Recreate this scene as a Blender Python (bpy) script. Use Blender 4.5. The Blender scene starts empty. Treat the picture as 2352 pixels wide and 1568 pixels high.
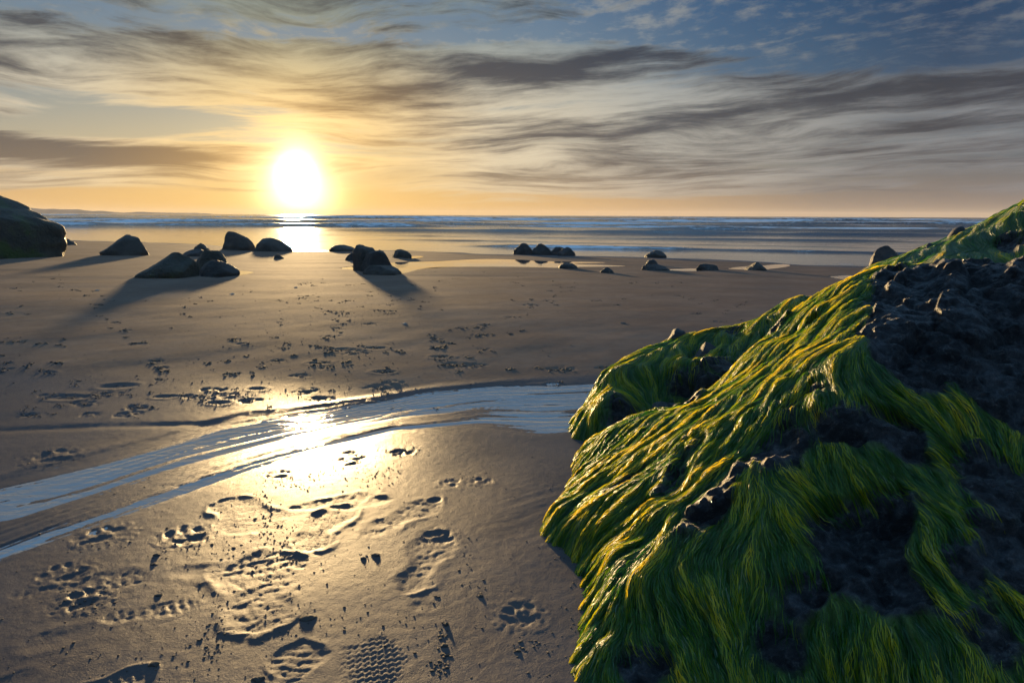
import bpy, bmesh, math, random
import numpy as np
from mathutils import Matrix, Vector

SC = bpy.context.scene
COL = SC.collection
rng = np.random.default_rng(7)
random.seed(7)

# ------------------------------------------------------------------ camera
CAM_H, PITCH, ROLL = 0.75, math.radians(10.48), math.radians(0.26)
cp, sp_ = math.cos(PITCH), math.sin(PITCH)
FWD = np.array([0, cp, -sp_]); RGT0 = np.array([1.0, 0, 0]); UP0 = np.array([0, sp_, cp])
RGT = math.cos(ROLL) * RGT0 + math.sin(ROLL) * UP0
UPV = -math.sin(ROLL) * RGT0 + math.cos(ROLL) * UP0
CAMP = np.array([0, 0, CAM_H])
FOC = 1568.0                     # focal length for a 2352 wide picture (24 mm on 36 mm)
cam_d = bpy.data.cameras.new('camera'); cam = bpy.data.objects.new('camera', cam_d); COL.objects.link(cam)
cam_d.lens = 24; cam_d.sensor_width = 36; cam_d.clip_start = 0.02; cam_d.clip_end = 60000
m = Matrix.Identity(4)
for i in range(3):
    m[i][0], m[i][1], m[i][2], m[i][3] = RGT[i], UPV[i], -FWD[i], CAMP[i]
cam.matrix_world = m
SC.camera = cam

def ray(px, py):
    return FWD + (px - 1176) / FOC * RGT - (py - 784) / FOC * UPV
def azel(px, py):
    d = ray(px, py); d = d / np.linalg.norm(d)
    return math.degrees(math.atan2(d[0], d[1])), math.degrees(math.asin(d[2]))
def at_depth(px, py, D):
    return CAMP + ray(px, py) * D
def at_z(px, py, z=0.0):
    r = ray(px, py); return CAMP + r * ((z - CAM_H) / r[2])

# ------------------------------------------------------------------ sun, exposure
SUN_AZ, SUN_EL = math.radians(-17.2), math.radians(3.15)
SUN_DIR = np.array([math.sin(SUN_AZ) * math.cos(SUN_EL), math.cos(SUN_AZ) * math.cos(SUN_EL), math.sin(SUN_EL)])
sun_d = bpy.data.lights.new('sun', 'SUN'); sun = bpy.data.objects.new('sun', sun_d); COL.objects.link(sun)
sun_d.energy = 5.0; sun_d.angle = math.radians(2.2); sun_d.color = (1.0, 0.68, 0.32)
sun.rotation_euler = Vector(-SUN_DIR).to_track_quat('-Z', 'Y').to_euler()
vs = SC.view_settings
vs.view_transform = 'Standard'; vs.look = 'None'; vs.exposure = 0.90; vs.gamma = 1.0; vs.use_curve_mapping = False
SC.cycles.use_denoising = True; SC.cycles.adaptive_threshold = 0.025
SC.cycles.max_bounces = 6; SC.cycles.diffuse_bounces = 3; SC.cycles.glossy_bounces = 3
SC.cycles.transmission_bounces = 4; SC.cycles.transparent_max_bounces = 8
SC.cycles.sample_clamp_indirect = 4.0; SC.cycles.volume_bounces = 0

# ------------------------------------------------------------------ node helper
class G:
    """tiny expression builder for shader node trees"""
    def __init__(self, tree): self.t = tree
    def n(self, kind, **kw):
        nd = self.t.nodes.new(kind)
        for k, v in kw.items(): setattr(nd, k, v)
        return nd
    def put(self, sock, v):
        if v is None: return
        if isinstance(v, E): v = v.s
        if isinstance(v, bpy.types.NodeSocket): self.t.links.new(v, sock)
        elif isinstance(v, (tuple, list)):
            if len(sock.default_value) == 4 and len(v) == 3: v = (*v, 1.0)
            sock.default_value = v
        else: sock.default_value = v
    def m(self, op, *a, clamp=False):
        nd = self.n('ShaderNodeMath', operation=op, use_clamp=clamp)
        for i, v in enumerate(a): self.put(nd.inputs[i], v)
        return E(self, nd.outputs[0])
    def xyz(self, x, y, z=0.0):
        nd = self.n('ShaderNodeCombineXYZ')
        for i, v in enumerate((x, y, z)): self.put(nd.inputs[i], v)
        return nd.outputs[0]
    def sep(self, v):
        nd = self.n('ShaderNodeSeparateXYZ'); self.put(nd.inputs[0], v)
        return [E(self, o) for o in nd.outputs]
    def noise(self, vec, scale=1.0, detail=4.0, rough=0.5, dist=0.0, lac=2.0, out=0):
        nd = self.n('ShaderNodeTexNoise'); self.put(nd.inputs['Vector'], vec)
        for k, v in (('Scale', scale), ('Detail', detail), ('Roughness', rough), ('Distortion', dist), ('Lacunarity', lac)):
            self.put(nd.inputs[k], v)
        return E(self, nd.outputs[out])
    def mix(self, f, a, b):
        nd = self.n('ShaderNodeMix', data_type='RGBA'); self.put(nd.inputs[0], f)
        self.put(nd.inputs[6], a); self.put(nd.inputs[7], b)
        return nd.outputs[2]
    def addc(self, a, b, f=1.0):
        nd = self.n('ShaderNodeMix', data_type='RGBA', blend_type='ADD'); self.put(nd.inputs[0], f)
        self.put(nd.inputs[6], a); self.put(nd.inputs[7], b)
        return nd.outputs[2]
    def scale(self, c, f):
        nd = self.n('ShaderNodeVectorMath', operation='SCALE'); self.put(nd.inputs[0], c); self.put(nd.inputs['Scale'], f)
        return nd.outputs[0]
    def mulc(self, a, b):
        nd = self.n('ShaderNodeVectorMath', operation='MULTIPLY'); self.put(nd.inputs[0], a); self.put(nd.inputs[1], b)
        return nd.outputs[0]
    def ss(self, v, lo, hi):
        nd = self.n('ShaderNodeMapRange', interpolation_type='SMOOTHSTEP')
        self.put(nd.inputs[0], v); self.put(nd.inputs[1], lo); self.put(nd.inputs[2], hi)
        return E(self, nd.outputs[0])
    def ramp(self, f, stops, interp='LINEAR'):
        nd = self.n('ShaderNodeValToRGB'); r = nd.color_ramp; r.interpolation = interp
        while len(r.elements) < len(stops): r.elements.new(0.5)
        for e, (p, c) in zip(r.elements, stops): e.position = p; e.color = (*c, 1) if len(c) == 3 else c
        self.put(nd.inputs[0], f)
        return nd.outputs[0]
    def attr(self, name):
        nd = self.n('ShaderNodeAttribute', attribute_name=name)
        return E(self, nd.outputs['Fac'])
    def bump(self, h, strength, dist, normal=None):
        nd = self.n('ShaderNodeBump'); self.put(nd.inputs['Height'], h)
        self.put(nd.inputs['Strength'], strength); self.put(nd.inputs['Distance'], dist); self.put(nd.inputs['Normal'], normal)
        return nd.outputs[0]
class E:
    def __init__(self, g, s): self.g, self.s = g, s
    def __add__(self, o): return self.g.m('ADD', self, o)
    __radd__ = __add__
    def __sub__(self, o): return self.g.m('SUBTRACT', self, o)
    def __rsub__(self, o): return self.g.m('SUBTRACT', o, self)
    def __mul__(self, o): return self.g.m('MULTIPLY', self, o)
    __rmul__ = __mul__
    def __truediv__(self, o): return self.g.m('DIVIDE', self, o)
    def __rtruediv__(self, o): return self.g.m('DIVIDE', o, self)

# ------------------------------------------------------------------ world: low sun, streaked cloud deck
W = bpy.data.worlds.new('World'); SC.world = W; W.use_nodes = True
wt = W.node_tree; wt.nodes.clear(); g = G(wt)
tc = g.n('ShaderNodeTexCoord').outputs['Generated']
dx, dy, dz = g.sep(tc)
sky = g.n('ShaderNodeTexSky', sky_type='NISHITA', sun_disc=False)
sky.sun_elevation = SUN_EL; sky.sun_rotation = SUN_AZ; sky.air_density = 1.0; sky.dust_density = 2.0; sky.ozone_density = 3.0
nish = g.scale(sky.outputs[0], 0.10)
zc = g.m('MAXIMUM', dz, 0.0)
az = g.m('ARCTAN2', dx, dy) * 57.2958
el = g.m('ARCSINE', dz) * 57.2958
cg = g.m('MINIMUM', dx * float(SUN_DIR[0]) + dy * float(SUN_DIR[1]) + dz * float(SUN_DIR[2]), 0.999999)
gam = g.m('ARCCOSINE', cg) * 57.2958                     # degrees from the sun

azel_v = g.xyz(az, el, 0.0)
def blob(px, py, rx, ry, rot=0.0):
    """soft patch of sky around one direction (degrees of azimuth and elevation)"""
    a0, e0 = azel(px, py)
    mp = g.n('ShaderNodeMapping', vector_type='TEXTURE')
    g.put(mp.inputs['Vector'], azel_v); mp.inputs['Location'].default_value = (a0, e0, 0)
    mp.inputs['Rotation'].default_value = (0, 0, math.radians(rot)); mp.inputs['Scale'].default_value = (rx * 57.3 / FOC, ry * 57.3 / FOC, 1)
    dt = g.n('ShaderNodeVectorMath', operation='DOT_PRODUCT')
    wt.links.new(mp.outputs[0], dt.inputs[0]); wt.links.new(mp.outputs[0], dt.inputs[1])
    return g.m('POWER', 0.36788, dt.outputs['Value'])

# cloud deck drawn out in long streaks, closer together towards the horizon
hl = g.m('INVERSE_SQRT', dx * dx + dy * dy + 1e-5)
HX, HY = dx * hl, dy * hl
LW = g.m('LOGARITHM', g.m('MAXIMUM', el, 0.0) + 4.5, math.e)
wx = g.noise(g.xyz(HX * 3.0, HY * 3.0, LW * 2.0 + 3.1), 1.0, 2) - 0.5
LW2 = LW - HX * 0.22 + wx * 0.34
n_str = g.noise(g.xyz(HX * 2.6, HY * 2.6, LW2 * 4.2 + 5.2), 1.0, 4, 0.55)
n_fin = g.noise(g.xyz(HX * 7.5, HY * 7.5, LW2 * 19.0 + n_str * 1.0), 1.0, 7, 0.66)
n_shd = g.noise(g.xyz(HX * 4.6, HY * 4.6, LW2 * 9.0 + 2.5), 1.0, 6, 0.62)
n_puf = g.noise(g.xyz(HX * 34.0, HY * 34.0, LW * 26.0), 1.0, 4, 0.62)

low = 1.0 - g.ss(el, 2.5, 6.0)
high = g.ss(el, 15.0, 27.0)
dens = (n_str * 1.05 + n_fin * 0.95 + (n_puf - 0.5) * 0.22 * g.ss(el, 6.0, 13.0)) - 1.02
dens = (dens + 0.16 + blob(120, 350, 300, 25, 0) * 0.95 + blob(420, 360, 120, 14, -2) * 0.40 + blob(90, 416, 170, 7, 1) * 0.30 + blob(790, 378, 55, 9, -6) * 0.5 + blob(600, 370, 50, 7) * 0.3
        - blob(330, 270, 230, 26, 4) * 0.62 - blob(40, 200, 130, 26) * 0.40 - blob(560, 210, 50, 14) * 0.35 - blob(700, 75, 240, 26, 3) * 0.30 - blob(640, 250, 90, 9) * 0.3 - blob(1180, 250, 200, 12, 4) * 0.35 - blob(1850, 380, 420, 9, 1) * 0.25 - blob(100, 292, 200, 12) * 0.3
        - blob(2230, 10, 720, 110, 3) * 0.55 - blob(1650, 60, 260, 50, 0) * 0.36 - blob(1180, 85, 260, 18, 3) * 0.34
        + blob(480, 170, 560, 80, 3) * 0.34 + blob(1000, 175, 520, 60, 4) * 0.30 + blob(1500, 135, 280, 26, -2) * 0.30
        + blob(2000, 200, 420, 34, -3) * 0.34 + blob(1650, 290, 640, 80) * 0.30 + blob(1500, 400, 520, 22, 1) * 0.28 + blob(500, 200, 300, 60) * 0.12 - blob(2150, 405, 260, 16) * 0.30 - blob(1330, 322, 230, 12, 1) * 0.32
        - g.ss(el, 2.2, 0.6) * 0.36 - blob(690, 430, 300, 60) * 0.22 - high * 0.36)
cover = g.ss(dens, -0.10, 0.24)
thick = g.ss(dens * 0.35 + (n_shd - 0.5) * 1.95 + (n_fin - 0.5) * 1.35 + blob(120, 352, 300, 24) * 0.85 + blob(420, 360, 120, 14, -2) * 0.3 + blob(850, 225, 180, 28, 14) * 0.42 + blob(1150, 150, 300, 34, -5) * 0.38
             + blob(60, 40, 420, 60) * 0.34 + blob(900, 5, 300, 30) * 0.25 + blob(80, 150, 150, 60) * 0.26 + blob(1560, 135, 260, 30, -4) * 0.34 + blob(2150, 190, 330, 34) * 0.42
             - blob(430, 190, 300, 60) * 0.24 - blob(250, 250, 300, 20) * 0.3 - blob(620, 290, 230, 50, 8) * 0.30 + blob(1600, 280, 420, 24, 5) * 0.24 - blob(1650, 215, 320, 16, 2) * 0.3 + blob(1900, 300, 560, 70) * 0.16, -0.26, 0.76)
gn = g.m('MULTIPLY', gam, 1 / 90.0, clamp=True)
lit = g.ramp(gn, [(0.0, (1.5, 0.95, 0.36)), (0.08, (1.08, 0.78, 0.38)), (0.18, (0.84, 0.73, 0.53)), (0.32, (0.54, 0.53, 0.47)), (0.50, (0.27, 0.285, 0.30)), (1.0, (0.22, 0.27, 0.36))])
drk = g.ramp(gn, [(0.0, (0.75, 0.42, 0.15)), (0.07, (0.36, 0.23, 0.115)), (0.16, (0.140, 0.130, 0.126)), (0.32, (0.084, 0.096, 0.116)), (0.52, (0.055, 0.064, 0.082)), (1.0, (0.07, 0.09, 0.14))])
cloud = g.mix(thick, lit, drk)
cloud = g.mulc(cloud, g.mix(g.ss(el, 5.5, 15.5), (1.04, 1.02, 0.99), (0.35, 0.50, 0.70)))
# clear sky: gradient of a clean marine evening within the view, over the physical sky
hz = g.m('EXPONENT', zc * -13.0)
glow_h = g.ramp(gn, [(0.0, (1.15, 0.70, 0.18)), (0.12, (1.02, 0.60, 0.17)), (0.28, (0.74, 0.45, 0.20)), (0.46, (0.33, 0.25, 0.20)), (0.8, (0.20, 0.19, 0.22)), (1.0, (0.17, 0.18, 0.22))])
blue = g.ramp(g.m('MULTIPLY', el, 1 / 50.0, clamp=True), [(0.0, (0.40, 0.42, 0.36)), (0.10, (0.28, 0.40, 0.42)), (0.20, (0.130, 0.255, 0.38)), (0.34, (0.075, 0.180, 0.34)), (0.50, (0.20, 0.40, 0.64)), (1.0, (0.18, 0.42, 0.78))])  # last stops: added brightness above the view, for stream and sand reflections
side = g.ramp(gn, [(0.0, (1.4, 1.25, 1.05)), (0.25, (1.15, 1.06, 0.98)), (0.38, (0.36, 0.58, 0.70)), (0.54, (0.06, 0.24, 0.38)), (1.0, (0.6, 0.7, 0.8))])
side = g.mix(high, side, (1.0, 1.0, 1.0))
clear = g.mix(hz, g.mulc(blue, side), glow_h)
clear = g.mix(0.10, clear, nish)
puffs = g.ss(n_puf * 0.7 + n_fin * 0.9, 0.74, 1.06) * g.ss(el, 8.0, 13.0) * (1.0 - high) * 0.6
clear = g.mix(puffs, clear, g.scale(lit, 0.8))
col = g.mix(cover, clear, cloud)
hband = g.m('EXPONENT', zc * -30.0)
col = g.mix(hband * 0.85, col, glow_h)
aur = (g.m('EXPONENT', (gam / 1.15) * (gam / 1.15) * -1.0) * 4.0 + blob(690, 458, 66, 52) * 2.2 + blob(690, 380, 34, 60) * 0.5 + g.m('EXPONENT', gam / -2.2) * 1.35 + g.m('EXPONENT', gam / -11.0) * 0.05)
col = g.addc(col, g.scale(g.ramp(g.m('MULTIPLY', gam, 1 / 12.0, clamp=True), [(0, (1, 0.92, 0.70)), (0.22, (1, 0.80, 0.44)), (0.45, (1, 0.66, 0.24)), (1, (1, 0.58, 0.20))]), aur))
below = g.ss(dz, -0.02, -0.12)
col = g.mix(below, col, (0.10, 0.095, 0.09))
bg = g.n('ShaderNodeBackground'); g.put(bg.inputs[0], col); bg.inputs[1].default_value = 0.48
wo = g.n('ShaderNodeOutputWorld'); wt.links.new(bg.outputs[0], wo.inputs[0])
W.cycles.sampling_method = 'MANUAL'; W.cycles.sample_map_resolution = 1024

# ------------------------------------------------------------------ numpy noise
_LAT = rng.random((256, 256)).astype(np.float32)
def vnoise(x, y):
    xi = np.floor(x).astype(np.int64); yi = np.floor(y).astype(np.int64)
    fx = (x - xi); fy = (y - yi)
    fx = fx * fx * fx * (fx * (fx * 6 - 15) + 10); fy = fy * fy * fy * (fy * (fy * 6 - 15) + 10)
    a = _LAT[xi & 255, yi & 255]; b = _LAT[(xi + 1) & 255, yi & 255]
    c = _LAT[xi & 255, (yi + 1) & 255]; d = _LAT[(xi + 1) & 255, (yi + 1) & 255]
    return (a * (1 - fx) + b * fx) * (1 - fy) + (c * (1 - fx) + d * fx) * fy
def fbm(x, y, octv=4, gain=0.5, lac=2.03, seed=0.0):
    x = np.asarray(x, float) + seed * 17.31; y = np.asarray(y, float) + seed * 9.77
    s = 0; a = 1.0; t = 0
    for _ in range(octv):
        s = s + a * (vnoise(x, y) - 0.5); t += a
        x = x * lac * 0.8 - y * lac * 0.6 + 3.7; y = x * 0.0 + (y * lac * 0.8 + (x + 0) * 0.6 * 0.75); a *= gain
    return s / t * 2
def fbm3(p, octv=4, gain=0.5, seed=0.0):
    return (fbm(p[:, 0] + 0.31 * p[:, 2], p[:, 1] + 0.53 * p[:, 2], octv, gain, seed=seed)
            + fbm(p[:, 1] - 0.27 * p[:, 0], p[:, 2] + 0.41 * p[:, 0], octv, gain, seed=seed + 3)
            + fbm(p[:, 2] + 0.37 * p[:, 1], p[:, 0] - 0.45 * p[:, 1], octv, gain, seed=seed + 7)) / 1.9
def sstep(x, a, b):
    t = np.clip((x - a) / (b - a), 0, 1); return t * t * (3 - 2 * t)

# ------------------------------------------------------------------ object helpers
def link(o, parent=None):
    COL.objects.link(o)
    if parent is not None: o.parent = parent
    return o
def tag(o, label=None, cat=None, group=None, kind=None):
    for k, v in (('label', label), ('category', cat), ('group', group), ('kind', kind)):
        if v: o[k] = v
    return o
def mesh_np(name, verts, faces, mat, parent=None, attrs=None, smooth=True):
    """faces: (n,4) or (n,3) int array"""
    me = bpy.data.meshes.new(name); verts = np.asarray(verts, np.float32); faces = np.asarray(faces, np.int32)
    k = faces.shape[1]
    me.vertices.add(len(verts)); me.vertices.foreach_set('co', verts.ravel())
    me.loops.add(faces.size); me.loops.foreach_set('vertex_index', faces.ravel())
    me.polygons.add(len(faces)); me.polygons.foreach_set('loop_start', np.arange(0, faces.size, k, dtype=np.int32))
    me.polygons.foreach_set('loop_total', np.full(len(faces), k, np.int32))
    if smooth: me.polygons.foreach_set('use_smooth', np.ones(len(faces), bool))
    for an, av in (attrs or {}).items():
        at = me.attributes.new(an, 'FLOAT', 'POINT'); at.data.foreach_set('value', np.asarray(av, np.float32).ravel())
    me.update(calc_edges=True)
    me.materials.append(mat)
    return link(bpy.data.objects.new(name, me), parent)
def grid_faces(nr, nc):
    i = np.arange(nr * nc).reshape(nr, nc)
    return np.stack([i[:-1, :-1], i[:-1, 1:], i[1:, 1:], i[1:, :-1]], -1).reshape(-1, 4)
def new_mat(name):
    mt = bpy.data.materials.new(name); mt.use_nodes = True; mt.node_tree.nodes.clear()
    gg = G(mt.node_tree); out = gg.n('ShaderNodeOutputMaterial')
    return mt, gg, out
def principled(gg, out, **kw):
    p = gg.n('ShaderNodeBsdfPrincipled')
    for k, v in kw.items(): gg.put(p.inputs[k.replace('_', ' ')], v)
    gg.t.links.new(p.outputs[0], out.inputs['Surface'])
    return p

# ------------------------------------------------------------------ materials
def mat_sand():
    mt, q, out = new_mat('damp_sand')
    pos = q.n('ShaderNodeNewGeometry').outputs['Position']
    wet = q.attr('wet')
    n1 = q.noise(pos, 1.3, 5, 0.55); n2 = q.noise(pos, 9.0, 5, 0.6); n3 = q.noise(pos, 900.0, 2, 0.7)
    dry = q.mix(q.ss(n1 * 0.6 + n2 * 0.4, 0.36, 0.66), (0.165, 0.110, 0.082), (0.220, 0.152, 0.112))
    dry = q.mix(q.ss(n3, 0.60, 0.75) * 0.5, dry, (0.10, 0.08, 0.07))
    c = q.mix(wet, dry, q.mulc(dry, (0.30, 0.43, 0.64)))
    rough = 0.92 - wet * 0.56 + (n2 - 0.5) * 0.12 + (n3 - 0.5) * 0.22
    p = principled(q, out, Base_Color=c, Roughness=rough, IOR=1.06 + wet * 0.10)
    h = q.noise(pos, 520.0, 2, 0.8) * 0.6 + q.noise(pos, 190.0, 2, 0.7) * 0.75 + q.noise(pos, 60.0, 3, 0.65) * 0.3
    q.put(p.inputs['Normal'], q.bump(h, 0.12 + wet * 0.24, 0.0036))
    return mt
def mat_water(name, base, rough, scale, strength, dist, stretch=(1, 1, 1), ior=1.333):
    mt, q, out = new_mat(name)
    pos = q.n('ShaderNodeNewGeometry').outputs['Position']
    v = q.mulc(pos, stretch)
    h = q.noise(v, scale, 4, 0.55, 0.3) + q.noise(v, scale * 3.7, 3, 0.5) * 0.3
    p = principled(q, out, Base_Color=base, Roughness=rough, IOR=ior)
    q.put(p.inputs['Normal'], q.bump(h, strength, dist))
    return mt
def mat_sea():
    mt, q, out = new_mat('sea_water')
    pos = q.n('ShaderNodeNewGeometry').outputs['Position']
    foam = q.attr('foam'); chop = q.attr('chop')
    v = q.mulc(pos, (0.55, 1.0, 1.0))
    h = q.noise(v, 1.1, 5, 0.6, 0.4) + q.noise(v, 6.0, 3, 0.55) * 0.25
    fn = q.noise(q.mulc(pos, (0.5, 1.0, 1.0)), 2.2, 6, 0.65)
    fm = q.ss(foam + (fn - 0.5) * 0.9, 0.42, 0.72)
    c = q.mix(fm, (0.055, 0.062, 0.064), (0.80, 0.79, 0.79))
    p = principled(q, out, Base_Color=c, Roughness=0.07 + fm * 0.5 + chop * 0.10, IOR=1.333)
    q.put(p.inputs['Normal'], q.bump(h, 0.05 + chop * 0.24, 0.10))
    return mt
def mat_rock(name, c0, c1, moss=0.0, bump=1.0, bscale=14.0, mosscol=(0.07, 0.11, 0.012), rough=0.62):
    mt, q, out = new_mat(name)
    tco = q.n('ShaderNodeTexCoord').outputs['Object']
    nz = q.sep(q.n('ShaderNodeNewGeometry').outputs['Normal'])[2]
    n1 = q.noise(tco, bscale * 0.18, 5, 0.6, 0.5); n2 = q.noise(tco, bscale, 6, 0.7); n3 = q.noise(tco, bscale * 6, 4, 0.7)
    c = q.mix(q.ss(n1 * 0.5 + n2 * 0.5, 0.38, 0.66), c0, c1)
    c = q.mix(q.ss(n3, 0.58, 0.72) * 0.45, c, tuple(min(1, v * 1.9) for v in c1))
    if moss > 0:
        mk = q.ss(n1 + (n2 - 0.5) * 0.5 + moss, 0.62, 0.78)
        c = q.mix(mk * 0.8, c, mosscol)
    p = principled(q, out, Base_Color=c, Roughness=rough)
    q.put(p.inputs['Normal'], q.bump(n2 * 0.7 + n3 * 0.35, bump, 0.6 / bscale))
    return mt
M_SAND = mat_sand()
M_SEA = mat_sea()
M_STREAM = mat_water('stream_water', (0.19, 0.21, 0.225), 0.07, 30.0, 0.55, 0.005, (0.20, 1.0, 1.0), 3.4)  # pale blue-grey base stands in for bright sky reflection on the stream
M_POOL = mat_water('pool_water', (0.07, 0.062, 0.055), 0.03, 3.0, 0.05, 0.01)

# ------------------------------------------------------------------ the beach profile
SEA_Z = -0.30
_sh = [(-2500, 545), (-800, 548), (0, 551), (140, 552), (330, 556), (480, 562), (560, 573), (640, 577), (752, 575), (882, 574), (954, 575), (1077, 582),
       (1185, 584), (1329, 587), (1473, 591), (1600, 595), (1700, 598), (1780, 602), (1815, 609), (1870, 608), (2000, 611), (2200, 617), (2400, 622), (3000, 640), (4600, 690)]
_shw = np.array([at_z(x, y, SEA_Z)[:2] for x, y in _sh])
SH_T = _shw[:, 0] / _shw[:, 1]; SH_Y = _shw[:, 1]
_tt = np.linspace(-3, 3, 3001); _yy = np.interp(_tt, SH_T, SH_Y); _k = np.hanning(61); _k /= _k.sum()
_yy = np.convolve(np.pad(_yy, 30, mode='edge'), _k, 'valid')
def shore_y(t): return np.interp(t, _tt, _yy)
def sand_base(x, y):
    t = x / np.maximum(y, 2.0)
    ys = shore_y(np.clip(t, -3, 3))
    f = (y - 4.0) / (ys - 4.0)
    f = np.where(f > 0, f, 0.0); f = np.where(f < 0.15, f * f / 0.30, f - 0.075)
    dip = -0.020 * np.clip(y - 0.8, 0, 1.5) + 0.020 * np.clip((y - 2.6) * 0.5, 0, 1.5)
    return dip + SEA_Z * f / 0.925 * np.where(f > 3, 3 / np.maximum(f, 1e-6), 1.0)
def on_sand_n(px, py):
    px = np.atleast_1d(np.asarray(px, float)); py = np.atleast_1d(np.asarray(py, float))
    r = FWD + ((px - 1176) / FOC)[:, None] * RGT - ((py - 784) / FOC)[:, None] * UPV
    lo = np.full(len(px), 0.3); hi = np.full(len(px), 120.0)
    for _ in range(34):
        mid = 0.5 * (lo + hi); P = CAMP + r * mid[:, None]; up = P[:, 2] > sand_base(P[:, 0], P[:, 1])
        lo = np.where(up, mid, lo); hi = np.where(up, hi, mid)
    return CAMP + r * lo[:, None]
def on_sand(px, py): return on_sand_n(px, py)[0]

# ------------------------------------------------------------------ the stream: two edges as y(x)
_up = np.array([on_sand(*p)[:2] for p in [(-420, 1215), (-200, 1150), (0, 1092), (200, 1044), (380, 998), (540, 957), (800, 920), (1000, 892), (1150, 877), (1390, 868), (1700, 862), (2200, 855)]])
_lo = np.array([on_sand(*p)[:2] for p in [(-500, 1500), (-250, 1395), (0, 1288), (180, 1222), (380, 1146), (560, 1082), (720, 1035), (900, 992), (1100, 978), (1250, 990), (1345, 988), (1700, 960), (2200, 940)]])
def stream_n(x, y):
    yu = np.interp(x, _up[:, 0], _up[:, 1]); yl = np.interp(x, _lo[:, 0], _lo[:, 1])
    return (y - yl) / np.maximum(yu - yl, 0.05), yu - yl
_b2 = np.array([on_sand(*p)[:2] for p in [(-600, 1000), (0, 985), (200, 979), (400, 974), (560, 962)]])

POOLS = {
 'a': [(784, 616), (830, 608), (906, 603), (1004, 600), (1094, 595.5), (1166, 595.5), (1257, 600), (1394, 603), (1318, 606), (1437, 611), (1340, 613), (1286, 615), (1180, 613), (1033, 613), (972, 617), (925, 628), (880, 630), (830, 622)],
 'b': [(455, 634), (500, 630), (540, 622), (582, 625), (560, 631), (500, 638)],
 'c': [(1672, 617), (1705, 612.5), (1750, 610), (1795, 607), (1815, 609.5), (1800, 614), (1760, 618), (1715, 619.5)],
 'd': [(1530, 620), (1570, 617.5), (1625, 617), (1640, 621), (1580, 622.5)],
 'e': [(1905, 635), (1945, 632), (1985, 633), (1965, 643), (1930, 641)],
 'f': [(925, 592), (945, 588), (972, 588.5), (965, 592), (940, 594)],
}
POOLW = {k: np.array([on_sand(*p) for p in v]) for k, v in POOLS.items()}
def in_poly(x, y, poly):
    ins = np.zeros(x.shape, bool); n = len(poly)
    for i in range(n):
        x0, y0 = poly[i][:2]; x1, y1 = poly[(i + 1) % n][:2]
        c = ((y0 > y) != (y1 > y))
        xi = (x1 - x0) * (y - y0) / ((y1 - y0) if y1 != y0 else 1e-9) + x0
        ins ^= c & (x < xi)
    return ins

# ------------------------------------------------------------------ prints pressed into the sand
STAMPS = []          # (cx, cy, radius, function(lx, ly) -> dz), local axes: lx along, ly across
def stamp(p0, p1, fn, rad):
    a = on_sand(*p0)[:2]; b = on_sand(*p1)[:2]; c = (a + b) / 2; d = b - a; L = np.linalg.norm(d); d = d / L
    STAMPS.append((c[0], c[1], d, L, fn, rad * L))
def shoe(depth=0.008, rim=0.005, tread=0.003, wid=0.36, kind='rough', seed=0):
    depth, rim, tread = depth * 0.25, rim * 0.25, tread * 0.30
    def f(u, w, x, y):             # u in -0.5..0.5 heel to toe, w in the same unit
        uu = u + 0.5
        half = wid / 2 * (0.80 + 0.30 * np.exp(-((uu - 0.72) / 0.22) ** 2) - 0.22 * np.exp(-((uu - 0.40) / 0.16) ** 2))
        e = np.sqrt(np.clip(1 - (np.abs(u) / 0.5) ** 4, 0, 1)); half = half * e + 1e-4
        d = np.where(np.abs(u) < 0.5, np.abs(w) - half, np.hypot(np.abs(u) - 0.5, w))      # outside distance
        dn = d + 0.040 * fbm(x * 45, y * 45, 3, seed=seed) + 0.07 * fbm(x * 9, y * 9, 2, seed=seed + 8)
        inside = sstep(-dn, -0.03, 0.09)
        z = -depth * inside * (0.8 + 0.4 * fbm(x * 14, y * 14, 2, seed=seed + 1))
        z = z + rim * np.exp(-((dn - 0.03) / 0.035) ** 2) * np.clip(0.25 + 1.6 * fbm(x * 12, y * 12, 3, seed=seed + 2), 0, 1.3)
        if kind == 'rough': t = fbm(x * 120, y * 120, 3, 0.6, seed=seed + 3) + 0.35 * np.sin(u * 55 + 6 * fbm(x * 20, y * 20, 2))
        elif kind == 'bars': t = 0.55 * np.sin(u * 75 + 6.0 * fbm(x * 18, y * 18, 2)) + 0.9 * fbm(x * 110, y * 110, 3, 0.6)
        elif kind == 'net':
            t = (1.1 * np.cos(u * 120 + 1.4 * np.sin(w * 130)) + 0.4 * fbm(x * 120, y * 120, 2)) * np.clip(0.75 + 1.2 * fbm(x * 14, y * 14, 2, seed=seed), 0, 1.2)
        return z + tread * t * inside
    return f
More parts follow.
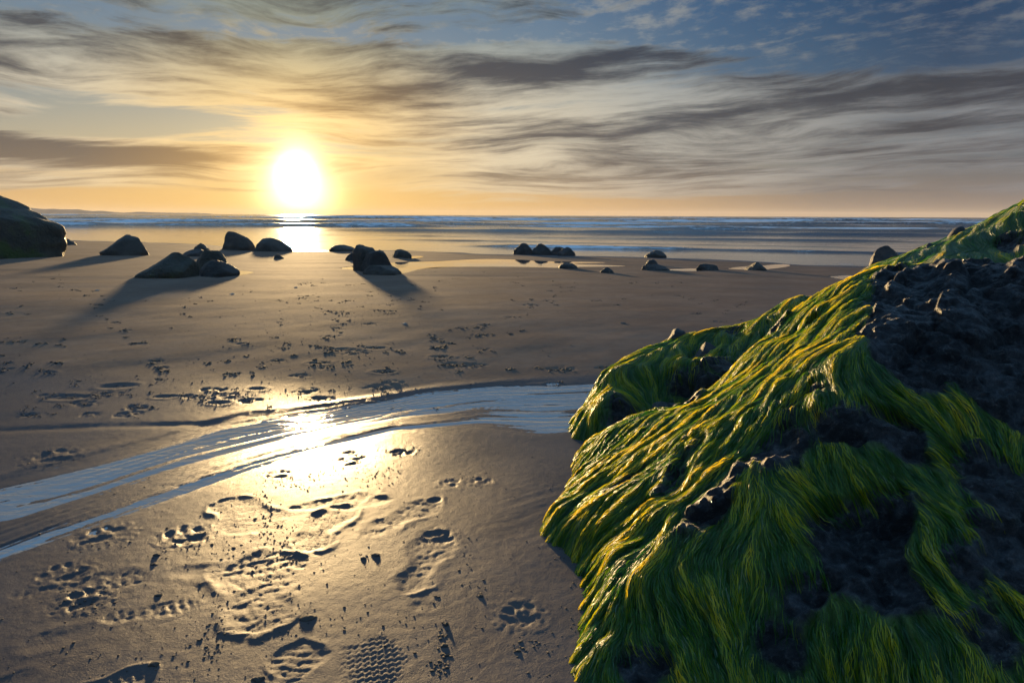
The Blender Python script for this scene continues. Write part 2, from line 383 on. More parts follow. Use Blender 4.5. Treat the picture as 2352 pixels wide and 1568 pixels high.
def paw(depth=0.013, seed=0):
    depth = depth * 0.155; rr_ = np.random.default_rng(seed); jt = rr_.normal(size=(5, 4)) * 0.10
    def f(u, w, x, y):
        u, w = u * 1.25, w * 1.25; z = 0; i_ = 0
        for (cu, cw, ru, rw, k) in ((-0.22, 0.0, 0.24, 0.30, 1.0), (0.12, -0.36, 0.19, 0.12, 0.9), (0.36, -0.14, 0.2, 0.125, 1.0), (0.36, 0.15, 0.2, 0.125, 1.0), (0.10, 0.37, 0.19, 0.12, 0.9)):
            a_ = jt[i_]; i_ += 1; cu, cw, ru, rw = cu + a_[0] * 0.6, cw + a_[1] * 0.6, ru * (1 + a_[2]), rw * (1 + a_[3])
            r = np.hypot((u - cu) / ru, (w - cw) / rw) + 0.55 * fbm(x * 55, y * 55, 2, seed=seed)
            z = z - depth * k * (1 - sstep(r, 0.35, 1.25)) + depth * 0.13 * np.exp(-((r - 1.35) / 0.30) ** 2)
        return z + 0.0012 * fbm(x * 120, y * 120, 2, seed=seed) * (np.hypot(u, w) < 0.75)
    return f
def rough(amp=0.01, seed=0, dep=0.004):
    amp, dep = amp * 0.30, dep * 0.30
    def f(u, w, x, y):
        r = np.hypot(u / 0.5, w / 0.34)
        k = 1 - sstep(r + 0.5 * fbm(x * 22, y * 22, 2, seed=seed), 0.55, 1.0)
        n = fbm(x * 48, y * 48, 3, 0.6, seed=seed + 2)
        return k * (amp * np.maximum(n, -0.25) * 2.0 - dep)
    return f
def hollow(depth=0.012, asp=0.35, seed=0, lip=0.5):
    depth = depth * 0.18
    def f(u, w, x, y):
        r = np.hypot(u / 0.5, w / (asp * 0.5)) + 0.18 * fbm(x * 18, y * 18, 2, seed=seed)
        return -depth * (1 - sstep(r, 0.35, 1.1)) + depth * lip * np.exp(-((r - 1.25) / 0.25) ** 2)
    return f
# near prints (heel end, toe end) traced from the photograph
stamp((690, 1262), (800, 1150), shoe(0.012, 0.008, 0.003, 0.40, 'net', 1), 0.75)
stamp((655, 1160), (900, 1140), shoe(0.007, 0.006, 0.003, 0.34, 'rough', 2), 0.75)
stamp((520, 1140), (590, 1215), shoe(0.006, 0.007, 0.002, 0.62, 'rough', 3), 0.95)
stamp((840, 1225), (1010, 1140), shoe(0.006, 0.006, 0.0035, 0.40, 'rough', 4), 0.75)
stamp((930, 1360), (1010, 1215), shoe(0.011, 0.006, 0.003, 0.40, 'rough', 5), 0.75)
stamp((590, 1450), (600, 1262), shoe(0.006, 0.009, 0.0040, 0.50, 'rough', 6), 0.85)
stamp((535, 1345), (590, 1275), hollow(0.005, 0.7, 61, 0.9), 0.9)
stamp((10, 1370), (345, 1320), shoe(0.006, 0.004, 0.004, 0.34, 'rough', 7), 0.75)
stamp((235, 1420), (455, 1380), shoe(0.004, 0.003, 0.0045, 0.36, 'rough', 8), 0.75)
stamp((660, 1620), (690, 1470), shoe(0.007, 0.005, 0.0035, 0.52, 'rough', 9), 0.8)
stamp((885, 1690), (850, 1455), shoe(0.002, 0.0015, 0.0026, 0.44, 'net', 10), 0.75)
stamp((150, 1600), (370, 1530), shoe(0.005, 0.008, 0.007, 0.40, 'rough', 11), 0.8)
stamp((40, 1490), (210, 1440), hollow(0.006, 0.6, 12, 0.5), 0.9)
stamp((-30, 1590), (80, 1540), hollow(0.005, 0.7, 13, 0.4), 0.9)
stamp((380, 1310), (520, 1300), hollow(0.007, 0.5, 14, 0.3), 0.9)
for (a, b, dpt, sd) in (((1235, 1440), (1165, 1382), 0.016, 1), ((1045, 1118), (1028, 1094), 0.013, 2), ((1112, 1112), (1104, 1090), 0.012, 3), ((1030, 1245), (985, 1212), 0.013, 4),
                        ((430, 1250), (410, 1205), 0.017, 5), ((250, 1250), (230, 1205), 0.016, 6), ((200, 1402), (180, 1352), 0.018, 7), ((150, 1340), (150, 1290), 0.014, 8),
                        ((645, 1096), (635, 1075), 0.015, 9), ((125, 1062), (118, 1030), 0.018, 10)):
    stamp(a, b, paw(dpt, sd), 1.1)
stamp((895, 1035), (970, 1032), rough(0.016, 21, 0.010), 0.8)
stamp((780, 1070), (830, 1025), rough(0.008, 22, 0.004), 0.7)
stamp((985, 1147), (1015, 1137), hollow(0.016, 0.8, 23, 0.3), 1.0)
stamp((930, 1385), (1010, 1390), hollow(0.004, 0.6, 24, 0.3), 1.0)
# middle of the beach: scuffed prints
_mid = [(30, 662, 30), (20, 720, 40), (40, 787, 60), (15, 835, 34), (10, 848, 40), (100, 790, 36), (130, 835, 40), (110, 855, 40), (120, 905, 70), (230, 905, 110), (190, 925, 90), (270, 885, 90),
        (200, 950, 70), (60, 950, 60), (320, 935, 100), (155, 910, 90), (290, 950, 80), (260, 740, 36), (285, 760, 34), (310, 790, 46), (360, 830, 40), (365, 845, 34), (365, 872, 40), (380, 910, 60),
        (250, 690, 34), (225, 700, 34), (200, 680, 30), (170, 665, 30), (140, 650, 26), (120, 640, 26), (490, 895, 60), (500, 925, 55), (510, 910, 90), (440, 910, 70), (570, 920, 60), (590, 895, 50),
        (600, 845, 34), (540, 860, 34), (690, 685, 40), (700, 680, 36), (690, 865, 60), (705, 900, 80), (735, 915, 70), (730, 835, 60), (755, 845, 50), (750, 800, 46), (760, 775, 50), (770, 755, 36), (765, 735, 40),
        (760, 715, 60), (775, 720, 40), (790, 805, 80), (815, 812, 90), (850, 745, 44), (800, 690, 40), (870, 715, 46), (890, 700, 40), (895, 715, 36), (905, 690, 30), (880, 855, 60), (905, 880, 60), (870, 890, 70),
        (920, 935, 60), (860, 800, 60), (940, 690, 24), (975, 695, 24), (1005, 800, 50), (1015, 820, 60), (1010, 828, 40), (1000, 780, 40), (1040, 790, 30), (1110, 748, 40), (1100, 770, 40), (1110, 803, 34), (1130, 770, 30),
        (1060, 755, 30), (1170, 730, 30), (1180, 690, 26), (1220, 700, 50), (1260, 690, 30), (1265, 668, 26), (1280, 655, 24), (1310, 660, 30), (1270, 880, 46), (1385, 845, 34), (1290, 850, 90), (1060, 840, 110),
        (1130, 640, 30), (1050, 640, 34), (1000, 660, 26), (950, 655, 26), (1180, 650, 26), (1400, 640, 26), (1450, 650, 24), (1510, 650, 26), (1370, 690, 40), (1560, 680, 30), (1640, 690, 30), (1700, 700, 30), (1600, 720, 34), (1650, 740, 40),
        (700, 650, 40), (720, 655, 30), (640, 690, 24), (560, 655, 24), (480, 690, 24), (420, 720, 24), (660, 790, 26), (560, 790, 40), (540, 780, 26), (520, 830, 40), (640, 830, 40), (640, 740, 26), (800, 655, 26), (850, 670, 24)]
for i, (x, y, w_) in enumerate(_mid):
    amp = (0.012 if i % 3 else 0.018) if y < 900 else 0.010
    stamp((x - w_ / 2, y + (i % 5 - 2) * 0.5), (x + w_ / 2, y - (i % 3 - 1) * 0.5), rough(amp, 100 + i, 0.006) if i % 4 != 3 else hollow(0.014, 0.55, i, 0.5), 0.62)

def stamps_dz(x, y):
    dz_ = np.zeros(x.shape)
    for (cx, cy, d, L, fn, R) in STAMPS:
        idx = np.flatnonzero((np.abs(x - cx) < R) & (np.abs(y - cy) < R))
        if len(idx) == 0: continue
        qx, qy = x[idx] - cx, y[idx] - cy
        u = (qx * d[0] + qy * d[1]) / L; w = (-qx * d[1] + qy * d[0]) / L
        dz_[idx] += fn(u, w, x[idx], y[idx])
    return dz_

def sand_h(x, y, detail=True):
    """height and wetness of the sand at flat arrays x, y"""
    near = 1 - sstep(y, 4, 10)
    z = sand_base(x, y) + 0.010 * fbm(x * 0.55, y * 0.55, 3, seed=1) * (0.4 + 0.6 * near) + 0.004 * fbm(x * 2.3, y * 2.3, 3, seed=2) * near
    z = z + 0.006 * fbm(x * 0.5, y * 1.6, 3, seed=5) * (1 - near)
    n, wd = stream_n(x, y)
    edge = 0.06 * fbm(x * 2.2, y * 3.1, 3, seed=8)
    ch = sstep(n + edge, -0.15, 0.16) * (1 - sstep(n + edge, 0.74, 1.12))
    ch = ch * (1 - sstep(x, 1.2, 2.0))
    # braids drawn out along the flow
    sx = x + 0.10 * fbm(x * 1.7, y * 1.7, 2, seed=9)
    nn = n + 0.05 * fbm(x * 3.0, y * 2.0, 2, seed=10)
    br = fbm(sx * 1.5, nn * 13.0, 3, 0.55, seed=11) + 0.55 * fbm(sx * 3.0, nn * 34.0, 2, 0.5, seed=12)
    bar = np.exp(-((nn - 0.30) / 0.15) ** 2) * sstep(x, -2.0, -0.9) * (1 - sstep(x, -0.45, 0.15))
    z = z + ch * (-0.0038 + 0.0021 * br + 0.0028 * bar)
    z = z + 0.0015 * np.exp(-((n + edge - 1.06) / 0.05) ** 2) * (1 - sstep(x, -0.2, 0.6))
    # small side channel at the left
    yb = np.interp(x, _b2[:, 0], _b2[:, 1]); gk = (1 - sstep(x, _b2[-1, 0] - 0.2, _b2[-1, 0]))
    z = z - 0.0028 * np.exp(-((y - yb - 0.012 * fbm(x * 6, y * 0, 2)) / 0.035) ** 2) * gk
    wet = np.clip(0.06 + 0.94 * (1 - sstep(y + 0.35 * x, 2.35, 3.0)), 0, 1) * (0.85 + 0.3 * fbm(x * 1.1, y * 1.1, 3, seed=20))
    t = x / np.maximum(y, 0.5); gs = shore_y(np.clip(t, -3, 3)) - y
    wet = np.maximum(wet, 1 - sstep(gs + 0.6 * fbm(x * 0.6, y * 0.6, 2, seed=21), 0.1, 1.6))
    wet = np.maximum(wet, sstep(n + edge, -0.30, 0.05) * (1 - sstep(n, 1.02, 1.25)) * 0.95)
    for poly in POOLW.values():
        x0, y0 = poly[:, 0].min() - 0.3, poly[:, 1].min() - 0.5; x1, y1 = poly[:, 0].max() + 0.3, poly[:, 1].max() + 0.5
        idx = np.flatnonzero((x > x0) & (x < x1) & (y > y0) & (y < y1))
        if len(idx):
            ins = in_poly(x[idx], y[idx], poly)
            z[idx] = np.where(ins, sand_base(x[idx], y[idx]) - 0.012, z[idx]); wet[idx] = np.where(ins, 1.0, wet[idx])
    if detail:
        # water-drawn streaks over the near sand
        fx = x * 0.83 + y * 0.56; fy = -x * 0.56 + y * 0.83
        k = (1 - sstep(y, 1.3, 2.1)) * (0.25 + 0.75 * sstep(x, -0.7, -0.1)) * sstep(fbm(x * 1.6, y * 1.6, 2, seed=30), -0.45, 0.2)
        wv = 0.035 * fbm(x * 3.2, y * 3.2, 2, seed=34)
        z = z + k * (0.0026 * (vnoise(fx * 2.6 + 40, (fy + wv) * 62 + 40) - 0.5) + 0.0034 * (vnoise(fx * 1.7 + 9, (fy + wv) * 27 + 7) - 0.5))
        z = z + stamps_dz(x, y) * (1 - 0.85 * ch)
        z = z + 0.0005 * near * fbm(x * 60, y * 60, 3, 0.6, seed=33)
    return z, np.clip(wet, 0, 1), n, ch
def sand_z(x, y):
    z, _, _, _ = sand_h(np.atleast_1d(np.asarray(x, float)), np.atleast_1d(np.asarray(y, float))); return z

NR, NC = 730, 770
r_ = np.linspace(0, 1, NR)
ya, yb_ = 0.62, 36.0
k_ = 0.28                               # rows grow a little faster than in proportion to distance
yy = (ya ** -k_ + (yb_ ** -k_ - ya ** -k_) * r_) ** (-1 / k_)
yy = np.concatenate([[-40, -12, -4, -1, 0.0, 0.3, 0.5], yy, [40, 48, 60, 90, 150]])
tt = np.linspace(-1, 1, NC)
ext = np.array([1.03, 1.1, 1.3, 1.8, 3, 6, 14, 40])
tt = np.concatenate([-ext[::-1], tt, ext])
YY = np.repeat(yy[:, None], len(tt), 1); XX = tt[None, :] * (0.84 * np.maximum(YY, 0.0) + 0.22 + 0.5 * np.maximum(-YY, 0))
xs, ys_ = XX.ravel(), YY.ravel()
ZZ, WET, NN, CH = sand_h(xs, ys_)
beach = mesh_np('beach', np.stack([xs, ys_, ZZ], 1), grid_faces(len(yy), len(tt)), M_SAND, attrs={'wet': WET})
tag(beach, 'damp brown sand beach pressed with shoe and paw prints', kind='structure')

# running water of the stream: a thin sheet lying in the channel
nx_, nn_ = 330, 150
gx = np.linspace(-4.2, 1.6, nx_); gn_ = np.linspace(-0.12, 1.08, nn_)
GX, GN = np.meshgrid(gx, gn_)
yu = np.interp(GX, _up[:, 0], _up[:, 1]); yl = np.interp(GX, _lo[:, 0], _lo[:, 1])
GY = yl + GN * np.maximum(yu - yl, 0.05)
fx_, fy_ = GX.ravel(), GY.ravel()
z0 = sand_base(fx_, fy_) + 0.010 * fbm(fx_ * 0.55, fy_ * 0.55, 3, seed=1) * 1.0 + 0.004 * fbm(fx_ * 2.3, fy_ * 2.3, 3, seed=2)
zr = 0.0013 * fbm(fx_ * 2.2 + 0.3 * fbm(fx_ * 4, fy_ * 4, 2), GN.ravel() * 30 + 1.5 * fbm(fx_ * 2, fy_ * 2, 2), 3, 0.55, seed=44)
stream = mesh_np('stream', np.stack([fx_, fy_, z0 - 0.0027 + zr], 1), grid_faces(nn_, nx_), M_STREAM)
tag(stream, 'shallow stream of water running across the sand', kind='structure')

for k, poly in POOLW.items():
    me = bpy.data.meshes.new('tide_pool'); bm = bmesh.new()
    P2 = []
    n_ = len(poly)
    for i in range(n_):                       # round the outline
        p0, p1, p2, p3 = poly[i - 1], poly[i], poly[(i + 1) % n_], poly[(i + 2) % n_]
        for s_ in np.linspace(0, 1, 6, endpoint=False):
            P2.append(0.5 * ((2 * p1) + (-p0 + p2) * s_ + (2 * p0 - 5 * p1 + 4 * p2 - p3) * s_ ** 2 + (-p0 + 3 * p1 - 3 * p2 + p3) * s_ ** 3))
    vsx = [bm.verts.new((p[0], p[1], sand_base(np.array([p[0]]), np.array([p[1]]))[0] + 0.001)) for p in P2]
    f = bm.faces.new(vsx)
    if f.normal.z < 0: f.normal_flip()
    bmesh.ops.triangulate(bm, faces=[f]); bm.to_mesh(me); bm.free(); me.materials.append(M_POOL)
    tag(link(bpy.data.objects.new('tide_pool', me)), kind='structure')

# ------------------------------------------------------------------ the sea
NRs, NCs = 330, 360
tcs = np.concatenate([-np.array([6, 3, 2, 1.6, 1.3])[:], np.linspace(-1.1, 1.1, NCs), [1.3, 1.6, 2, 3, 6]])
rr = np.linspace(0, 1, NRs)
y0s = shore_y(np.clip(tcs, -3, 3)) * 0.94
ymax = 6500.0
q1 = rr ** 1.0
YS = np.zeros((NRs, len(tcs)))
for j, y0 in enumerate(y0s):
    kk = 0.35
    YS[:, j] = (y0 ** -kk + (ymax ** -kk - y0 ** -kk) * q1) ** (-1 / kk)
XS = tcs[None, :] * YS
xf, yf = XS.ravel(), YS.ravel()
# distance from the waterline measured outwards
gsh = (YS - shore_y(np.clip(tcs, -3, 3))[None, :]).ravel()
wz = np.zeros_like(xf); foam = np.zeros_like(xf); chop = sstep(gsh, 6, 40) * 0.9 + 0.04
def crest(base, slope, hgt, wid, x0, x1, soft, seed, fm, skew=0.5, bend=1.0):
    """one long wave: yc(x) line, steep face towards the beach"""
    global wz, foam
    yc = base + slope * xf + bend * 0.06 * base * fbm(xf / base * 3.0, xf * 0, 3, seed=seed)
    w_ = wid * (1 + 0.5 * fbm(xf / base * 5.0, xf * 0, 2, seed=seed + 1))
    en = sstep(xf, x0 - soft, x0 + soft) * (1 - sstep(xf, x1 - soft, x1 + soft)) * (0.65 + 0.6 * fbm(xf / base * 6.0, xf * 0 + seed, 3, seed=seed + 2))
    en = np.clip(en, 0, 1.3)
    d = (yf - yc) / w_
    prof = np.where(d < 0, np.exp(-(d / 0.45) ** 2), np.exp(-(d / (1.0 + skew)) ** 2))
    wz += hgt * en * prof
    if fm > 0:
        foam = np.maximum(foam, fm * en * np.where(d < 0, np.exp(-((d + 0.3) / 0.5) ** 2), np.exp(-((d) / 0.7) ** 2)))
# the thin wash line, two rolling lines, then breakers further out
s_r = (shore_y(np.array([0.75]))[0] * 1.0)
crest(23.0, -0.28, 0.10, 0.7, -1.0, 60, 1.5, 1, 0.75, bend=0.25)
crest(27.5, -0.30, 0.05, 0.9, -6, 12, 1.5, 2, 0.25, bend=0.35)
crest(33.0, -0.22, 0.09, 1.2, -9, 40, 4, 3, 0.30, bend=0.5)
crest(43.0, -0.20, 0.30, 1.8, -10, 46, 5, 4, 0.55, bend=0.35)
crest(58.0, 0.02, 0.50, 2.4, -90, -6, 5, 5, 0.85, bend=0.3)
crest(52.0, -0.10, 0.38, 2.0, 10, 60, 8, 6, 0.8, bend=0.4)
crest(70.0, -0.05, 0.38, 2.8, -20, 70, 10, 7, 0.6, bend=0.5)
crest(86.0, 0.0, 0.40, 3.0, -80, 20, 12, 8, 0.7, bend=0.5)
crest(96.0, -0.04, 0.45, 3.4, 18, 120, 10, 9, 0.8, bend=0.6)
crest(118.0, 0.0, 0.45, 4.0, -90, 60, 14, 10, 0.55, bend=0.6)
crest(150.0, 0.02, 0.5, 5.0, -60, 110, 20, 11, 0.6, bend=0.6)
crest(190.0, 0.0, 0.5, 6.0, -160, 150, 30, 12, 0.7, bend=0.6)
crest(260.0, 0.0, 0.5, 8.0, -200, 220, 40, 13, 0.5, bend=0.6)
for i_ in range(16):
    yb_i = 62 + 14.0 * i_ * (1 + 0.05 * i_); xc = (rng.random() * 1.7 - 0.85) * yb_i; hw = yb_i * (0.10 + 0.22 * rng.random())
    crest(yb_i, rng.normal() * 0.03, 0.16 + 0.0018 * yb_i, 1.4 + 0.022 * yb_i, xc - hw, xc + hw, hw * 0.4, 70 + i_ * 5, 0.95, bend=0.25)
far = sstep(gsh, 10, 60)
wz += far * 0.16 * fbm(xf * 0.05, yf * 0.22, 4, 0.55, seed=50) * (1 - sstep(yf, 400, 1500)) + sstep(yf, 150, 500) * 0.22 * fbm(xf * 0.012, yf * 0.05, 3, seed=51) * (1 - sstep(yf, 2500, 6000))
wz += 0.010 * sstep(gsh, 2, 8) * fbm(xf * 0.8, yf * 2.2, 3, seed=52)
foam = np.maximum(foam, far * (1 - sstep(yf, 150, 320)) * sstep(fbm(xf * 0.045, yf * 0.16, 4, 0.6, seed=53), 0.04, 0.36) * 0.8)
foam = np.maximum(foam, 0.48 * np.exp(-((gsh - 0.25 - 0.3 * fbm(xf * 1.1, yf * 0, 2, seed=54)) / 0.22) ** 2) * sstep(fbm(xf * 0.8, yf * 0.3, 2, seed=55), 0.0, 0.5))
wz = wz - (xf ** 2 + yf ** 2) / (2 * 6.37e6)
sea = mesh_np('sea', np.stack([xf, yf, SEA_Z + wz], 1), grid_faces(NRs, len(tcs)), M_SEA, attrs={'foam': foam, 'chop': chop})
tag(sea, 'grey blue sea with low breaking waves', kind='structure')

# far headland on the left of the horizon
hp = []
Hd = 3000.0
prof_px = [(-700, 470), (-400, 468), (-100, 474), (40, 478), (72, 477.5), (90, 479.5), (105, 480), (125, 479.5), (140, 481), (165, 481), (178, 480.5), (195, 483), (215, 485), (235, 484.5), (262, 487), (285, 488.5),
           (310, 487), (330, 486.5), (350, 488), (380, 488.5), (420, 489), (450, 489), (480, 490.5), (505, 492.5)]
hv = []; hf = []
px_d = np.linspace(-700, 505, 260); py_d = np.interp(px_d, *zip(*prof_px)) + 0.5 * fbm(px_d * 0.09, px_d * 0, 3, seed=60)
for i, (a_, b_) in enumerate(zip(px_d, py_d)):
    d_ = ray(a_, b_); top = CAMP + d_ * (Hd / d_[1]); dirh = np.array([d_[0], d_[1], 0]) / math.hypot(d_[0], d_[1])
    base = top.copy(); base[2] = -3.0
    front = base - dirh * 160; mid = base * 0.5 + top * 0.5 - dirh * 60 ; back = base + dirh * 500
    mid[2] += 6 * float(fbm(np.array([i * 0.3]), np.array([0.0]), 2, seed=61)[0])
    hv += [front, mid, top, back]
nh = len(px_d)
for i in range(nh - 1):
    for j in range(3): hf.append((4 * i + j, 4 * i + 4 + j, 4 * i + 5 + j, 4 * i + 1 + j))
M_HILL = mat_rock('headland_ground', (0.05, 0.06, 0.035), (0.09, 0.08, 0.06), bscale=0.05, bump=0.3)
hills = mesh_np('hills', hv, hf, M_HILL)
tag(hills, 'far low headland on the horizon', kind='structure')

# sea air
def make_haze():
    mt, q, out = new_mat('sea_air'); pv = q.n('ShaderNodeVolumePrincipled')
    pv.inputs['Color'].default_value = (1.0, 0.94, 0.88, 1); pv.inputs['Density'].default_value = HAZE_D; pv.inputs['Anisotropy'].default_value = 0.1
    q.t.links.new(pv.outputs[0], out.inputs['Volume'])
    bm = bmesh.new(); bmesh.ops.create_cube(bm, size=1.0)
    for v in bm.verts: v.co = (v.co.x * 16000, 3300 + v.co.y * 7000, 17 + v.co.z * 40)
    me = bpy.data.meshes.new('haze'); bm.to_mesh(me); bm.free(); me.materials.append(mt)
    tag(link(bpy.data.objects.new('haze', me)), 'thin sea haze over the water', kind='stuff')
HAZE_D = 0.00010
make_haze()

# ------------------------------------------------------------------ weathered rocks under green algae
def tps_fit(ab, c, reg=2e-4):
    n = len(ab); d = np.linalg.norm(ab[:, None] - ab[None], axis=2)
    K = np.where(d > 0, d * d * np.log(np.maximum(d, 1e-9)), 0) + reg * np.eye(n)
    Pm = np.hstack([np.ones((n, 1)), ab]); A = np.zeros((n + 3, n + 3)); A[:n, :n] = K; A[:n, n:] = Pm; A[n:, :n] = Pm.T
    w = np.linalg.solve(A, np.concatenate([c, np.zeros(3)]))
    def f(qa, qb):
        s = w[n] + w[n + 1] * qa + w[n + 2] * qb
        for i in range(n):
            r2 = (qa - ab[i, 0]) ** 2 + (qb - ab[i, 1]) ** 2
            s = s + w[i] * 0.5 * r2 * np.log(np.maximum(r2, 1e-12))
        return s
    return f
def bil(F, i, j):
    i = np.clip(i, 0, F.shape[0] - 1.001); j = np.clip(j, 0, F.shape[1] - 1.001)
    i0 = i.astype(np.int32); j0 = j.astype(np.int32); fi = i - i0; fj = j - j0
    return ((F[i0, j0] * (1 - fi) + F[i0 + 1, j0] * fi) * (1 - fj) + (F[i0, j0 + 1] * (1 - fi) + F[i0 + 1, j0 + 1] * fi) * fj)
def blur(F, n):
    for _ in range(n):
        F = (np.roll(F, 1, 0) + np.roll(F, -1, 0) + 2 * F) / 4; F = (np.roll(F, 1, 1) + np.roll(F, -1, 1) + 2 * F) / 4
    return F
def lic(F, vi, vj, L):
    I, J = np.meshgrid(np.arange(F.shape[0], dtype=float), np.arange(F.shape[1], dtype=float), indexing='ij')
    s = F.copy(); wsum = 1.0
    for sg in (1, -1):
        i, j = I.copy(), J.copy()
        for k in range(L):
            a, b = bil(vi, i, j), bil(vj, i, j); i = i + sg * a; j = j + sg * b
            wk = 1 - k / L; s = s + bil(F, i, j) * wk; wsum += wk
    s = s / wsum; s = s - s.mean(); return s / s.std()

def mat_algae_rock():
    mt, q, out = new_mat('algae_covered_rock')
    pos = q.n('ShaderNodeNewGeometry').outputs['Position']
    al = q.attr('algae'); fl = q.attr('fleck'); sl = q.attr('pale')
    n1 = q.noise(pos, 9.0, 5, 0.6, 0.4); n2 = q.noise(pos, 55.0, 5, 0.7); n3 = q.noise(pos, 260.0, 4, 0.75)
    rk = q.mix(q.ss(n1 * 0.5 + n2 * 0.5, 0.40, 0.66), (0.018, 0.0185, 0.021), (0.100, 0.102, 0.108))
    rk = q.mix(q.ss(n3 + (n2 - 0.5) * 0.9, 0.56, 0.70) * 0.6, rk, (0.20, 0.185, 0.175))
    gr = q.mix(q.ss(n1 * 0.55 + fl * 0.45, 0.25, 0.75), (0.014, 0.075, 0.006), (0.10, 0.18, 0.008))
    k = q.ss(al + (n2 - 0.5) * 0.35, 0.42, 0.58)
    c = q.mix(k, rk, gr)
    p = principled(q, out, Base_Color=c, Roughness=0.40 + k * 0.04, IOR=1.5 + k * 0.2)
    q.put(p.inputs['Normal'], q.bump(n3 * 0.5 + n2 * 0.7, 1.0 , 0.030))
    return mt
def mat_strand():
    mt, q, out = new_mat('algae_strands')
    v = q.attr('tone'); tip = q.attr('along'); pale = q.attr('pale')
    c = q.ramp(v, [(0.0, (0.012, 0.085, 0.010)), (0.35, (0.060, 0.170, 0.008)), (0.62, (0.30, 0.35, 0.008)), (1.0, (0.60, 0.52, 0.03))])
    c = q.mix(pale * 0.6, c, (0.24, 0.30, 0.22))
    p = q.n('ShaderNodeBsdfPrincipled'); q.put(p.inputs['Base Color'], c); q.put(p.inputs['Roughness'], 0.40); q.put(p.inputs['IOR'], 1.6)
    tr = q.n('ShaderNodeBsdfTranslucent'); q.put(tr.inputs[0], q.mulc(c, (2.1, 1.65, 0.5)))
    mx = q.n('ShaderNodeMixShader'); q.put(mx.inputs[0], 0.52)
    q.t.links.new(p.outputs[0], mx.inputs[1]); q.t.links.new(tr.outputs[0], mx.inputs[2]); q.t.links.new(mx.outputs[0], out.inputs['Surface'])
    return mt
M_AROCK = mat_algae_rock(); M_STRAND = mat_strand()
M_KNOB = mat_rock('bare_knob', (0.016, 0.015, 0.017), (0.055, 0.048, 0.045), bscale=60.0, bump=0.7)

def facets2(x, y, freq, seed):
    """broken faces: every cell is a tilted plane of its own"""
    x, y = x * freq, y * freq; r = np.random.default_rng(seed); T = r.random((64, 64, 5)).astype(np.float32)
    xi, yi = np.floor(x).astype(int), np.floor(y).astype(int); best = np.full(x.shape, 9.0); sec = np.full(x.shape, 9.0); h = np.zeros(x.shape)
    for a in (-1, 0, 1):
        for b in (-1, 0, 1):
            t = T[(xi + a) & 63, (yi + b) & 63]; dx_, dy_ = xi + a + t[..., 0] - x, yi + b + t[..., 1] - y; d = np.hypot(dx_, dy_)
            hh = (t[..., 2] - 0.5) + (t[..., 3] - 0.5) * 1.6 * dx_ + (t[..., 4] - 0.5) * 1.6 * dy_
            nb_ = d < best; sec = np.where(nb_, best, np.minimum(sec, d)); h = np.where(nb_, hh, h); best = np.where(nb_, d, best)
    return h - 0.5 * (1 - sstep(sec - best, 0.0, 0.14))
